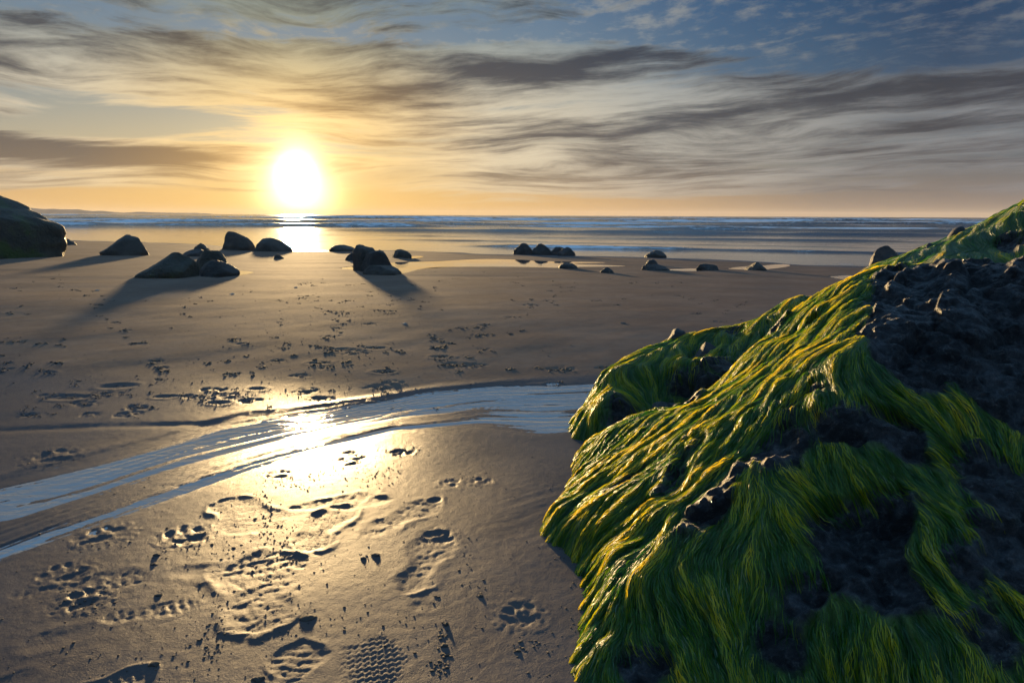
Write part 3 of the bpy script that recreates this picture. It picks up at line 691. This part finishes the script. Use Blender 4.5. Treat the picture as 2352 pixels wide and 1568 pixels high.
def algae_rock(name, label, cat, pts, bare, ndir, cell, nstr, seed, rough_amp=0.050, green=0.0, slen=(0.016, 0.050), knobs=(), tone0=0.0):
    r = np.random.default_rng(seed)
    P = np.array(pts, float); N = np.array(ndir, float); N /= np.linalg.norm(N)
    A = np.cross([0, 0, 1.0], N); A /= np.linalg.norm(A); B = np.cross(N, A)
    O = P.mean(0); Q = P - O; ab = np.stack([Q @ A, Q @ B], 1); cc = Q @ N
    f = tps_fit(ab, cc)
    lo = ab.min(0) - 0.05; hi = ab.max(0) + 0.05
    na, nb = int((hi[0] - lo[0]) / cell), int((hi[1] - lo[1]) / cell)
    ga = np.linspace(lo[0], hi[0], na); gb = np.linspace(lo[1], hi[1], nb); da, db = ga[1] - ga[0], gb[1] - gb[0]
    GA, GB = np.meshgrid(ga, gb, indexing='ij')
    C = f(GA, GB)
    # lumps of the stone itself
    C = C + 0.028 * fbm(GA * 4.2, GB * 4.2, 3, 0.5, seed=seed) + 0.011 * fbm(GA * 12, GB * 12, 3, 0.5, seed=seed + 1)
    def world(a, b, c): return O + a[..., None] * A + b[..., None] * B + c[..., None] * N
    # downhill field
    gi, gj = np.gradient(blur(C, 6), da, db)
    za, zb = A[2] + gi * N[2], B[2] + gj * N[2]
    nm = np.hypot(za, zb) + 1e-6; dw = np.array([0.10, -0.60, -0.10])
    ang = np.arctan2(-zb / nm + dw @ B, -za / nm + dw @ A) + 0.55 * fbm(GA * 13, GB * 13, 2, 0.5, seed=seed + 6) + 0.35 * fbm(GA * 3.5, GB * 3.5, 2, seed=seed + 7)
    vi, vj = np.cos(ang), np.sin(ang)
    sv = (slice(None, None, 4), slice(None, None, 4)); c4 = C[sv].shape
    l0 = lic(blur(r.standard_normal(c4), 3), vi[sv], vj[sv], 10) * 0.5
    II, JJ = np.meshgrid(np.arange(na) / 4.0, np.arange(nb) / 4.0, indexing='ij'); l0 = bil(l0, II, JJ)
    # coat of algae: bare where blobs say so
    bm_ = np.zeros_like(C)
    for (bx, by, bz, rad, k) in bare:
        w3 = world(GA, GB, C); d = np.linalg.norm(w3 - np.array([bx, by, bz]), axis=2) / rad
        bm_ = bm_ + k * np.exp(-d * d)
    nz = fbm(GA * 5, GB * 5, 4, 0.6, seed=seed + 4) + 0.55 * l0
    algae = np.clip(0.75 + green - bm_ + 0.42 * nz, 0, 1)
    am = sstep(algae, 0.38, 0.62)
    w0 = r.standard_normal(C.shape)
    l1 = lic(blur(w0, 4), vi, vj, 18); l2 = lic(blur(r.standard_normal(C.shape), 1), vi, vj, 12)
    rockd = rough_amp * (1.1 * fbm(GA * 14, GB * 14, 6, 0.66, seed=seed + 9) - 1.3 * np.abs(fbm(GA * 7, GB * 7, 4, 0.55, seed=seed + 10)) + 0.9 * (0.5 - np.abs(fbm(GA * 24, GB * 24, 3, 0.5, seed=seed + 12))))
    wa, wb = GA + 0.03 * fbm(GA * 9, GB * 9, 2, seed=seed + 20), GB + 0.03 * fbm(GA * 9, GB * 9, 2, seed=seed + 21)
    rockd = rockd * 0.6 + blur(0.030 * facets2(wa, wb, 8.0, seed) + 0.010 * facets2(wa, wb, 22.0, seed + 1), 2)
    mat_d = 0.0044 * np.clip(l1, -2, 2.4) + 0.0018 * np.clip(l2, -2, 2)
    D = C + (1 - am) * rockd + am * (mat_d + 0.004)
    Pw = world(GA, GB, D)
    fleck = np.clip(0.5 + 0.25 * l2, 0, 1)
    idx_keep = Pw[..., 2] > -0.10
    F = grid_faces(na, nb); kf = idx_keep.ravel()[F].all(1)
    # which way round
    root = bpy.data.objects.new(name, None); c0 = O.copy(); c0[2] = 0; root.location = c0; link(root); tag(root, label, cat)
    F = F[kf]; F = F[:, ::-1] if np.dot(np.cross(A, B), N) < 0 else F
    used = np.unique(F); remap = np.full(na * nb, -1); remap[used] = np.arange(len(used))
    stone = mesh_np('stone', Pw.reshape(-1, 3)[used] - c0, remap[F][:, ::-1] if False else remap[F], M_AROCK, root,
                    attrs={'algae': algae.ravel()[used], 'fleck': fleck.ravel()[used], 'pale': np.zeros(len(used))})
    # strands combed downhill
    S = nstr; ii = r.random(S * 3) * (na - 3) + 1; jj = r.random(S * 3) * (nb - 3) + 1
    keep = (bil(am, ii, jj) > r.random(S * 3) * 0.95 + 0.02) & (bil(Pw[..., 2], ii, jj) > -0.01)
    ii, jj = ii[keep][:S], jj[keep][:S]; S = len(ii)
    K = 5; L = (slen[0] + (slen[1] - slen[0]) * r.random(S) ** 1.5); st = L / (K - 1) / cell
    lift = 0.0007 + 0.0024 * r.random(S) ** 2
    wdt = (0.00040 + 0.00055 * r.random(S)) * (0.6 + 0.4 * cell / 0.0034)
    ga3, gb3 = np.gradient(Pw, axis=0), np.gradient(Pw, axis=1)
    Nrm = np.cross(ga3, gb3); Nrm /= np.linalg.norm(Nrm, axis=2, keepdims=True)
    if (Nrm @ N).mean() < 0: Nrm = -Nrm
    pts_ = np.zeros((S, K, 3)); nrm_ = np.zeros((S, K, 3))
    wob = (r.random(S) - 0.5) * 0.34; ph = r.random(S) * 6.28
    i, j = ii.copy(), jj.copy()
    for k in range(K):
        p = np.stack([bil(Pw[..., x], i, j) for x in range(3)], 1); n = np.stack([bil(Nrm[..., x], i, j) for x in range(3)], 1)
        h = lift * (math.sin(math.pi * min(1.0, 0.15 + 0.85 * k / (K - 1))) if k else 0.0)
        pts_[:, k] = p + n * (h[:, None] + 0.0006); nrm_[:, k] = n
        a_ = np.arctan2(bil(vj, i, j), bil(vi, i, j)) + wob + 0.18 * np.sin(ph + k * 1.3)
        i = i + np.cos(a_) * st; j = j + np.sin(a_) * st
    tg = np.gradient(pts_, axis=1); tg /= np.linalg.norm(tg, axis=2, keepdims=True) + 1e-9
    sd = np.cross(tg, nrm_); sd /= np.linalg.norm(sd, axis=2, keepdims=True) + 1e-9
    ro = ((r.random(S) - 0.5) * 2.2)[:, None, None]
    sd = sd * np.cos(ro) + nrm_ * np.sin(ro)
    tap = np.array([0.5, 1, 1, 0.75, 0.25])[None, :, None]
    Lp = pts_ - sd * wdt[:, None, None] * tap; Rp = pts_ + sd * wdt[:, None, None] * tap
    V = np.stack([Lp, Rp], 2).reshape(-1, 3)
    b0 = (np.arange(S) * K * 2)[:, None] + (np.arange(K - 1) * 2)[None]
    Fs = np.stack([b0, b0 + 1, b0 + 3, b0 + 2], -1).reshape(-1, 4)
    tone = np.clip(0.42 + tone0 + 0.24 * bil(l1, ii, jj) + 0.36 * (r.random(S) - 0.5), 0, 1)
    pale = (r.random(S) < 0.03).astype(float)
    al = mesh_np('algae', V - c0, Fs, M_STRAND, root, attrs={'tone': np.repeat(tone, K * 2), 'along': np.tile(np.repeat(np.linspace(0, 1, K), 2), S), 'pale': np.repeat(pale, K * 2)})
    tag(al, 'long green algae strands combed downhill', kind='stuff')
    for (kx, ky, kz, kr, ks) in knobs:
        ob = boulder_mesh('knob', kr * 2.1, kr * 2.0, kr * 1.5, 0.25, 0.1, ks, M_KNOB, 3, 0.16)
        ob.location = (kx - c0[0], ky - c0[1], kz - kr * 0.55 - c0[2]); ob.parent = root
    return root

def boulder_mesh(name, w, d, h, taper, shear, seed, mat, sub=4, rough=0.10, facets=11, flat=0.22):
    r = np.random.default_rng(seed); bm = bmesh.new(); bmesh.ops.create_icosphere(bm, subdivisions=sub, radius=1.0)
    me = bpy.data.meshes.new(name); bm.to_mesh(me); bm.free()
    n = len(me.vertices); P = np.zeros(n * 3); me.vertices.foreach_get('co', P); P = P.reshape(-1, 3)
    for _ in range(facets):
        v = r.standard_normal(3); v[2] = abs(v[2]) * 0.8; v /= np.linalg.norm(v); dd = 0.70 + 0.24 * r.random()
        s = P @ v - dd; P = P - np.where(s > 0, s * 0.95, 0)[:, None] * v
    P = P * (1 + 1.7 * rough * fbm3(P * 1.3 + seed, 4, 0.5, seed)[:, None]) + 0.065 * fbm3(P * 5 + seed, 4, 0.62, seed + 1)[:, None] * P
    z = np.clip(P[:, 2], 0, 1.2)
    k = 1 - 0.72 * taper * z ** 1.4
    P[:, 0] = P[:, 0] * k + shear * z; P[:, 1] *= k
    lo, hi = P.min(0), P.max(0)
    # share of the stone above the sand is h; the rest is buried
    up = P[:, 2] > -flat
    xr = P[up, 0]; P[:, 0] = (P[:, 0] - (xr.min() + xr.max()) / 2) / (xr.max() - xr.min()) * w
    P[:, 1] = P[:, 1] / (hi[1] - lo[1]) * d
    P[:, 2] = np.where(P[:, 2] > -flat, (P[:, 2] + flat) / (hi[2] + flat) * h, (P[:, 2] + flat) * h * 0.5)
    me.vertices.foreach_set('co', P.ravel().astype(np.float32)); me.polygons.foreach_set('use_smooth', np.ones(len(me.polygons), bool))
    me.update(); me.materials.append(mat)
    return link(bpy.data.objects.new(name, me))

def D3(px, py, D): return tuple(at_depth(px, py, D))
def Gd(px, py, z=0.0): return tuple(at_z(px, py, z))

# --- the big rock in front: a flank towards the sun, a face towards the viewer
def main_z(x, y):
    xb = np.interp(y, [0.8, 1.0, 1.6, 2.37], [0.16, 0.10, 0.09, 0.25])
    fl = (0.73 - 0.10 * (y - 1.2)) * (x - xb)
    fr = (y - 0.90 - 0.05 * math.sin(x * 7.0)) / 1.22 
    k = 0.035
    z = -k * math.log(math.exp(-fl / k) + math.exp(-fr / k))
    # hollows and shoulders of the face
    for (cx, cy, rx, a) in ((0.62, 1.17, 0.10, -0.07), (0.86, 1.30, 0.12, -0.04), (0.72, 1.46, 0.09, 0.02), (1.02, 1.62, 0.12, 0.03), (0.34, 1.62, 0.05, -0.02)):
        z += a * math.exp(-((x - cx) ** 2 + (y - cy) ** 2) / rx ** 2)
    return z
def solve_main(px, py):
    r = ray(px, py); D = 0.55
    while D < 2.6:
        p = CAMP + r * D
        if p[2] <= main_z(p[0], p[1]): return tuple(p)
        D += 0.01
    return None
main_face = []
for (y0, xs_) in ((700, (2200, 2320, 2420)), (760, (1830, 1920, 2010, 2110, 2220, 2352, 2500)), (840, (1760, 1850, 1950, 2050, 2160, 2280, 2420)), (930, (1650, 1750, 1860, 1970, 2090, 2220, 2360, 2520)),
                  (1020, (1480, 1580, 1700, 1820, 1940, 2060, 2200, 2360)), (1110, (1400, 1500, 1620, 1740, 1860, 1990, 2130, 2290, 2480)), (1200, (1340, 1440, 1560, 1690, 1820, 1960, 2110, 2270, 2440)),
                  (1300, (1400, 1500, 1620, 1750, 1880, 2020, 2180, 2360, 2550)), (1400, (1420, 1530, 1660, 1800, 1940, 2100, 2280, 2460)), (1500, (1420, 1540, 1680, 1840, 2000, 2180, 2380)), (1610, (1440, 1600, 1780, 1980, 2200, 2450)), (1760, (1600, 1900, 2300)), (1400, (2800,)), (1000, (2800,)), (800, (2800,))):
    for x0 in xs_:
        p = solve_main(x0, y0)
        if p is not None and p[2] > -0.2: main_face.append(p)
main_pts = [Gd(1400, 992), Gd(1330, 1090), Gd(1262, 1185), Gd(1285, 1235), Gd(1335, 1285), Gd(1345, 1380), Gd(1338, 1450), Gd(1350, 1568), Gd(1370, 1720), Gd(1480, 1900),
    # sand side, pulled under the sand
    *[tuple(np.array(Gd(x, y)) + np.array([-0.12, 0.0, -0.16])) for x, y in ((1330, 1090), (1262, 1185), (1340, 1330), (1350, 1568), (1370, 1720))],
    # ridge line against the beach
    D3(1480, 950, 2.18), D3(1570, 925, 2.08), D3(1650, 885, 2.01), D3(1705, 825, 1.97), D3(1765, 785, 1.94), D3(1850, 727, 1.90), D3(1905, 694, 1.88), D3(2000, 664, 1.85), D3(2075, 648, 1.82), D3(2150, 632, 1.79), D3(2250, 620, 1.75), D3(2352, 618, 1.70), D3(2600, 615, 1.65),
    *main_face,
    # far side falling back to the sand
    (0.55, 2.42, -0.05), (0.80, 2.45, 0.10), (1.05, 2.45, 0.28), (1.30, 2.35, 0.42), (1.55, 2.2, 0.45), (0.75, 2.65, -0.15), (1.1, 2.75, -0.05), (1.5, 2.7, 0.1), (1.9, 2.3, 0.25)]
def Bp(px, py, D, r, k): return (*at_depth(px, py, D), r, k)
def Mb(px, py, r, k):
    p = solve_main(px, py); return (*p, r, k)
main_bare = [Mb(2230, 690, 0.20, 1.1), Mb(2130, 650, 0.07, 0.8), Mb(2352, 740, 0.17, 1.0), Mb(2150, 780, 0.05, 0.8), Mb(2450, 800, 0.2, 0.8), Mb(1950, 960, 0.05, 0.9), Mb(2070, 985, 0.05, 0.7), Mb(2330, 890, 0.07, 0.8),
             Mb(1960, 1290, 0.075, 0.75), Mb(1850, 1370, 0.04, 0.6), Mb(2060, 1370, 0.05, 0.6), Mb(2020, 1180, 0.05, 0.7), Mb(2280, 1130, 0.07, 0.8), Mb(2230, 1060, 0.05, 0.6), Mb(2330, 1250, 0.06, 0.7),
             Mb(1480, 1530, 0.05, 0.6), Mb(1780, 1480, 0.05, 0.6), Mb(1880, 740, 0.03, 0.6), Mb(2250, 1450, 0.07, 0.6), Mb(1880, 880, 0.025, 0.6), Mb(2110, 860, 0.04, 0.6), Mb(2200, 1280, 0.04, 0.5)]
for (bx, by) in ((2100, 612), (2180, 600), (2300, 600)): main_bare.append((*at_depth(bx, by, 1.8), 0.09, 0.8))
algae_rock('algae_boulder', 'big black boulder in front at right, draped in long green algae', 'boulder', main_pts, main_bare, (-0.42, -0.52, 0.74), 0.0034, 58000, 11)

# --- lower rock just behind it
back_pts = [Gd(1342, 980), Gd(1400, 996), Gd(1480, 985), Gd(1600, 975), *[tuple(np.array(Gd(x, y)) + np.array([-0.10, -0.02, -0.14])) for x, y in ((1342, 980), (1330, 930))], tuple(np.array(Gd(1450, 1000)) + np.array([0, -0.12, -0.14])), tuple(np.array(Gd(1620, 985)) + np.array([0, -0.12, -0.14])),
    D3(1362, 930, 2.53), D3(1380, 872, 2.68), D3(1425, 828, 2.78), D3(1480, 800, 2.85), D3(1540, 778, 2.9), D3(1620, 768, 2.92), D3(1700, 752, 2.9), D3(1780, 715, 2.85), D3(1860, 690, 2.8),
    D3(1420, 930, 2.42), D3(1440, 880, 2.55), D3(1500, 930, 2.34), D3(1520, 860, 2.55), D3(1600, 870, 2.47), D3(1600, 810, 2.68), D3(1700, 850, 2.45), D3(1700, 795, 2.62), D3(1800, 790, 2.5), D3(1580, 930, 2.36), D3(1680, 915, 2.36), D3(1800, 900, 2.3),
    (0.45, 3.15, -0.12), (0.75, 3.30, -0.08), (1.05, 3.35, 0.0), (1.4, 3.2, 0.15), (0.3, 2.85, -0.14), (1.5, 2.7, 0.2)]
back_bare = [Bp(1600, 815, 2.66, 0.06, 0.6), Bp(1620, 905, 2.36, 0.12, 0.7), Bp(1700, 770, 2.8, 0.05, 0.4), Bp(1430, 975, 2.38, 0.05, 0.5)]
algae_rock('algae_boulder', 'low algae covered rock behind the big boulder, beside the stream', 'boulder', back_pts, back_bare, (-0.35, -0.45, 0.82), 0.0048, 15000, 23, slen=(0.04, 0.10),
           knobs=[(*at_depth(1556, 775, 2.88), 0.042, 5), (*at_depth(1622, 812, 2.66), 0.05, 6)])

# --- taller rock rising out of the frame at the right
far_pts = [D3(2060, 612, 3.0), D3(2085, 590, 3.05), D3(2130, 568, 3.1), D3(2190, 545, 3.12), D3(2230, 522, 3.15), D3(2290, 500, 3.2), D3(2352, 481, 3.2), D3(2450, 455, 3.2), D3(2650, 430, 3.1),
    D3(2140, 600, 2.85), D3(2230, 575, 2.85), D3(2300, 560, 2.8), D3(2352, 550, 2.75), D3(2230, 640, 2.6), D3(2352, 640, 2.5), D3(2500, 600, 2.45), D3(2352, 750, 2.3), D3(2600, 750, 2.15),
    D3(2060, 700, 2.7), D3(2030, 640, 2.95), D3(1990, 690, 2.9), (0.95, 2.95, 0.0), (1.2, 2.6, 0.05), (1.0, 3.3, -0.1), (1.35, 3.7, -0.1), (1.9, 4.0, 0.0), (2.6, 4.0, 0.2), (1.75, 3.55, 0.35), (2.3, 3.6, 0.5), (3.0, 3.4, 0.6), (1.6, 2.2, 0.0), (2.2, 2.1, 0.1)]
far_bare = [Bp(2300, 500, 3.18, 0.10, 0.55), Bp(2352, 480, 3.2, 0.12, 0.6), Bp(2120, 565, 3.1, 0.07, 0.5), Bp(2210, 545, 3.12, 0.06, 0.5), Bp(2290, 565, 2.85, 0.05, 0.35)]
algae_rock('algae_boulder', 'tallest algae covered rock, at the right edge behind the big boulder', 'boulder', far_pts, far_bare, (-0.45, -0.45, 0.77), 0.0068, 15000, 37, green=0.08, slen=(0.04, 0.10), tone0=-0.16,
           knobs=[(*at_depth(2203, 541, 3.12), 0.045, 8)])

# ------------------------------------------------------------------ boulders on the beach
M_B = [mat_rock('boulder_brown', (0.050, 0.038, 0.028), (0.105, 0.080, 0.056), bscale=5.0),
       mat_rock('boulder_dark', (0.036, 0.028, 0.023), (0.080, 0.062, 0.048), bscale=6.0),
       mat_rock('boulder_mossy', (0.044, 0.038, 0.024), (0.090, 0.074, 0.046), moss=0.12, bscale=3.0)]
def boulder(label, x0, x1, yt, yb, taper=0.35, shear=0.0, seed=1, mat=0, depth=0.85, rot=0.0, sub=4, cat='boulder', name='beach_boulder', facets=11, rough=0.10, group=None, flat=0.22):
    b = on_sand((x0 + x1) / 2, yb); D = float(np.dot(b - CAMP, FWD))
    w = (x1 - x0) / FOC * D; d = w * depth; h = (yb - yt) / FOC * D * 1.03
    ob = boulder_mesh(name, w, d, h, taper, shear, seed, M_B[mat], sub, rough, facets, flat)
    dirh = np.array([b[0], b[1]]) / math.hypot(b[0], b[1])
    c = b[:2] + dirh * d * 0.36
    z = float(sand_base(np.array([c[0]]), np.array([c[1]]))[0])
    ob.location = (c[0], c[1], z - 0.01 - 0.02 * h); ob.rotation_euler = (0, 0, -math.atan2(c[0], c[1]) + math.radians(rot))
    tag(ob, label, cat, group); return ob
G_B = 'boulders scattered over the beach'
for a in (
    ('huge dark mossy boulder cut off by the left edge of the picture', -190, 136, 440, 594, 0.10, -0.06, 3, 2, 0.8, 0, 5),
    ('low dark stone just right of and behind the huge left boulder', 120, 172, 546, 563, 0.15, -0.1, 4, 1),
    ('pointed dark boulder standing alone near the left of the beach', 236, 337, 539, 587, 0.62, 0.25, 5, 0),
    ('wide wedge shaped boulder with a long slope down to the left', 316, 456, 580, 638, 0.55, 0.38, 6, 2),
    ('blocky boulder behind the broken one, next to the wedge shaped boulder', 449, 524, 574, 622, 0.25, -0.1, 7, 2),
    ('broken angular boulder in front, right of the wedge shaped boulder', 458, 549, 596, 633, 0.30, 0.12, 8, 1),
    ('low flat stone behind the wedge shaped boulder', 420, 478, 571, 589, 0.3, 0.1, 9, 1),
    ('small round stone behind the low flat stone', 446, 481, 558, 577, 0.3, 0.0, 10, 0),
    ('squat upright boulder left of the sun reflection on the wet sand', 511, 585, 531, 575, 0.32, -0.22, 11, 0),
    ('sloping boulder at the left side of the sun reflection', 582, 672, 546, 578, 0.45, -0.10, 12, 0),
    ('tiny stone on the sand below the sun reflection', 629, 652, 583, 594, 0.3, 0, 13, 0, 0.85, 0, 3),
    ('low slanting stone right of the sun reflection', 756, 822, 562, 577, 0.35, -0.35, 14, 0),
    ('small dark stone touching the left of the clustered boulders by the pool', 793, 830, 580, 598, 0.3, 0, 15, 1),
    ('tall pointed boulder, the highest of the cluster by the tide pool', 811, 884, 561, 622, 0.42, -0.22, 16, 0),
    ('sloping boulder in front of the tall pointed one by the pool', 828, 906, 574, 624, 0.45, -0.05, 17, 1),
    ('flat pale slab lying at the front of the cluster by the pool', 833, 923, 609, 631, 0.25, -0.12, 18, 0),
    ('rounded low boulder behind the tide pool, right of the cluster', 901, 946, 572, 592, 0.25, -0.1, 19, 0),
    ('left of two dark boulders touching each other at the waterline', 1179, 1228, 558, 584, 0.18, -0.05, 20, 1),
    ('right of two dark boulders touching each other at the waterline', 1220, 1270, 559, 585, 0.30, -0.05, 21, 1),
    ('left of two pale streaked stones at the waterline', 1264, 1302, 566, 586, 0.25, -0.05, 22, 1),
    ('right of two pale streaked stones at the waterline', 1280, 1322, 567, 588, 0.20, 0.05, 23, 1),
    ('lone wet rounded stone lying in the wash beyond the sand', 1479, 1531, 574, 592, 0.22, 0, 24, 1),
    ('low dark stone lying in the right end of the long tide pool', 1282, 1328, 604, 617, 0.25, 0, 25, 1),
    ('small dark stone on the sand just past the long tide pool', 1379, 1410, 613, 627, 0.35, 0, 26, 1, 0.85, 0, 3),
    ('small pointed stone perched behind a flat dark slab', 1482, 1512, 595, 609, 0.45, 0, 27, 1, 0.85, 0, 3),
    ('flat dark slab with a small pointed stone behind it', 1472, 1538, 606, 621, 0.45, -0.1, 28, 1),
    ('low smooth dark stone by a strip of pool water', 1598, 1650, 605, 620, 0.35, -0.1, 29, 1),
    ('brown stone with a pointed top beside the right hand pool', 1710, 1760, 601, 621, 0.40, 0.1, 30, 0),
    ('large rounded boulder at the waterline left of the algae rocks', 1999, 2081, 564, 612, 0.20, 0.0, 31, 1, 0.9, 0, 5),
):
    boulder(*a, group=G_B)

# ------------------------------------------------------------------ crumbs and clods of kicked-up sand
def mat_clod():
    mt, q, out = new_mat('wet_sand_clod'); pos = q.n('ShaderNodeNewGeometry').outputs['Position']
    n = q.noise(pos, 300.0, 3, 0.7)
    p = principled(q, out, Base_Color=q.mix(n, (0.030, 0.023, 0.018), (0.085, 0.063, 0.047)), Roughness=0.85)
    q.put(p.inputs['Normal'], q.bump(n, 0.6, 0.003)); return mt
M_CLOD = mat_clod()
_b = bmesh.new(); bmesh.ops.create_icosphere(_b, subdivisions=1, radius=1.0)
ICO_V = np.array([v.co[:] for v in _b.verts]); ICO_F = np.array([[v.index for v in f.verts] for f in _b.faces]); _b.free()
def crumbs(name, label, xy, size, seed, flat=0.7):
    r = np.random.default_rng(seed); n = len(xy); V = []
    z = sand_z(xy[:, 0], xy[:, 1])
    J = 1 + 0.35 * (r.random((n, 12, 1)) - 0.5) * 2
    sc = size[:, None] * (0.75 + 0.5 * r.random((n, 3))) * np.array([1, 1, flat])
    a = r.random(n) * 6.28; c, s = np.cos(a)[:, None], np.sin(a)[:, None]
    P = ICO_V[None] * J * sc[:, None, :]
    x = P[..., 0] * c - P[..., 1] * s; y = P[..., 0] * s + P[..., 1] * c
    P = np.stack([x + xy[:, :1], y + xy[:, 1:2], P[..., 2] + (z + size * flat * 0.35)[:, None]], -1)
    F = (ICO_F[None] + (np.arange(n) * 12)[:, None, None]).reshape(-1, 3)
    return tag(mesh_np(name, P.reshape(-1, 3), F, M_CLOD), label, kind='stuff')
r = np.random.default_rng(99)
pts = []; szs = []
def clus(px, py, sx, sy, n, s0=0.0016, s1=0.0036):
    pts.append(np.stack([px + r.normal(size=n) * sx, py + r.normal(size=n) * sy], 1)); szs.append(s0 + (s1 - s0) * r.random(n) ** 3)
for c in ((610, 1180, 14, 40, 60), (640, 1225, 30, 30, 50), (560, 1240, 60, 50, 50), (480, 1470, 12, 35, 30), (500, 1440, 16, 40, 24), (1016, 1480, 9, 40, 30, 0.0016, 0.0045), (1010, 1520, 14, 12, 14, 0.0016, 0.0045), (1190, 1480, 10, 14, 12, 0.0016, 0.0045), (1245, 1478, 16, 8, 14),
          (845, 1275, 16, 8, 10, 0.0016, 0.0045), (850, 1090, 40, 12, 40), (900, 1075, 14, 8, 16), (720, 1090, 40, 18, 40), (800, 1050, 20, 12, 24, 0.0015, 0.004), (930, 1032, 34, 6, 46, 0.0016, 0.0045), (1085, 1095, 40, 12, 16), (1070, 1320, 20, 50, 16), (1100, 1355, 10, 10, 6),
          (350, 1280, 14, 14, 12, 0.0016, 0.0045), (230, 1240, 40, 14, 20), (440, 1235, 40, 16, 40), (190, 1380, 40, 16, 24), (600, 1300, 60, 30, 40), (700, 1430, 60, 30, 30), (300, 1450, 120, 60, 40), (900, 1400, 150, 60, 30), (640, 1100, 20, 8, 20), (125, 1050, 30, 10, 24), (1300, 1250, 25, 25, 24, 0.002, 0.005), (1330, 1420, 14, 60, 20)):
    clus(*c)
pts.append(np.stack([r.uniform(-60, 1330, 420), r.uniform(1040, 1600, 420)], 1)); szs.append(0.0010 + 0.0020 * r.random(420) ** 3)
def flat_xy():
    P = np.concatenate(pts); return on_sand_n(P[:, 0], P[:, 1])[:, :2], np.concatenate(szs)
crumbs('sand_crumbs', 'small crumbs of sand scattered over the near prints', *flat_xy(), 5, 0.32)
pts = []; szs = []
for i, (x, y, w_) in enumerate(_mid):
    k = 1.0 if i % 4 else 0.5
    for (ox, oy, kw, kn) in ((0, 0, 0.75, 1.0), (r.normal() * w_ * 0.9, r.normal() * 7, 0.45, 0.6), (r.normal() * w_ * 1.2, r.normal() * 9, 0.35, 0.45)):
        n = int((9 + w_ * 0.30) * k * kn)
        pts.append(np.stack([x + ox + r.normal(size=n) * w_ * 0.24 * kw, y + oy + r.normal(size=n) * (0.7 + 0.006 * (y - 640))], 1)); szs.append((0.0025 + 0.006 * r.random(n) ** 2) * (0.55 if y > 860 else 1.0))
pts.append(np.stack([r.normal(700, 330, 900), 650 + 270 * r.random(900) ** 1.3], 1)); szs.append(0.0014 + 0.004 * r.random(900) ** 3)
crumbs('kicked_sand', 'dark crumbs of kicked sand around the footprints across the middle of the beach', *flat_xy(), 6, 0.36)

def clod(label, px, py, wpx, hpx, seed, mat=None, name='sand_clod', cat='sand clod', group='clods of sand among the near footprints'):
    b = on_sand(px, py); D = float(np.dot(b - CAMP, FWD)); w = wpx / FOC * D; h = hpx / FOC * D * 0.34
    ob = boulder_mesh(name, w, w * 0.8, h, 0.2, 0.0, seed, mat or M_CLOD, 3, 0.30, 8, 0.3)
    ob.location = (b[0], b[1] + w * 0.2, float(sand_z(b[0], b[1] + w * 0.2)[0]) - 0.0004); tag(ob, label, cat, group)
for a in (('flat dark clod casting a shadow, below the ringed print', 706, 1420, 38, 17, 41), ('dark clod right of the double shoe print, in a group of crumbs', 861, 1272, 22, 14, 42), ('small clod just left of a bigger one, right of the netted print', 834, 1279, 14, 11, 43),
          ('round clod above the left paw print', 358, 1272, 16, 14, 44), ('small clod below another at the left of the sand', 351, 1293, 13, 9, 45), ('rounded dark clod alone between two scuffed prints at the left', 361, 1364, 18, 12, 46),
          ('upright clod near the bottom, right of the netted tread print', 1024, 1432, 15, 22, 47), ('clod with crumbs around it, lowest right of the netted tread', 1020, 1480, 18, 17, 48), ('dark clod at the end of a thin scratch line above the right paw print', 1103, 1366, 14, 12, 49),
          ('clod below the large paw print at the right', 1190, 1492, 14, 12, 50), ('dark clod at the bottom edge of the sand, left of the netted tread', 590, 1560, 30, 20, 51), ('clod at the heel of the scuffed print at bottom left', 352, 1526, 26, 14, 52)):
    clod(*a)
M_PEB = mat_rock('pale_pebble', (0.22, 0.20, 0.17), (0.36, 0.33, 0.28), bscale=40.0, bump=0.3)
M_PEBD = mat_rock('dark_pebble', (0.03, 0.028, 0.026), (0.07, 0.06, 0.055), bscale=40.0, bump=0.4)
GP = 'lone pebbles on the open beach'
for a in (('pale pebble on open sand below the wedge shaped boulder', 223, 667, 11, 6, 61, M_PEB), ('pale pebble on open sand right of the broken boulder', 532, 675, 13, 7, 62, M_PEB), ('tiny pale pebble straight below the sun', 679, 660, 9, 6, 63, M_PEB),
          ('dark pebble alone on the open sand left of the algae rocks', 1431, 744, 15, 8, 64, M_PEBD), ('pale pebble at the end of a drag line across the middle of the beach', 928, 745, 14, 7, 65, M_PEB)):
    clod(*a, name='pebble', cat='pebble', group=GP)
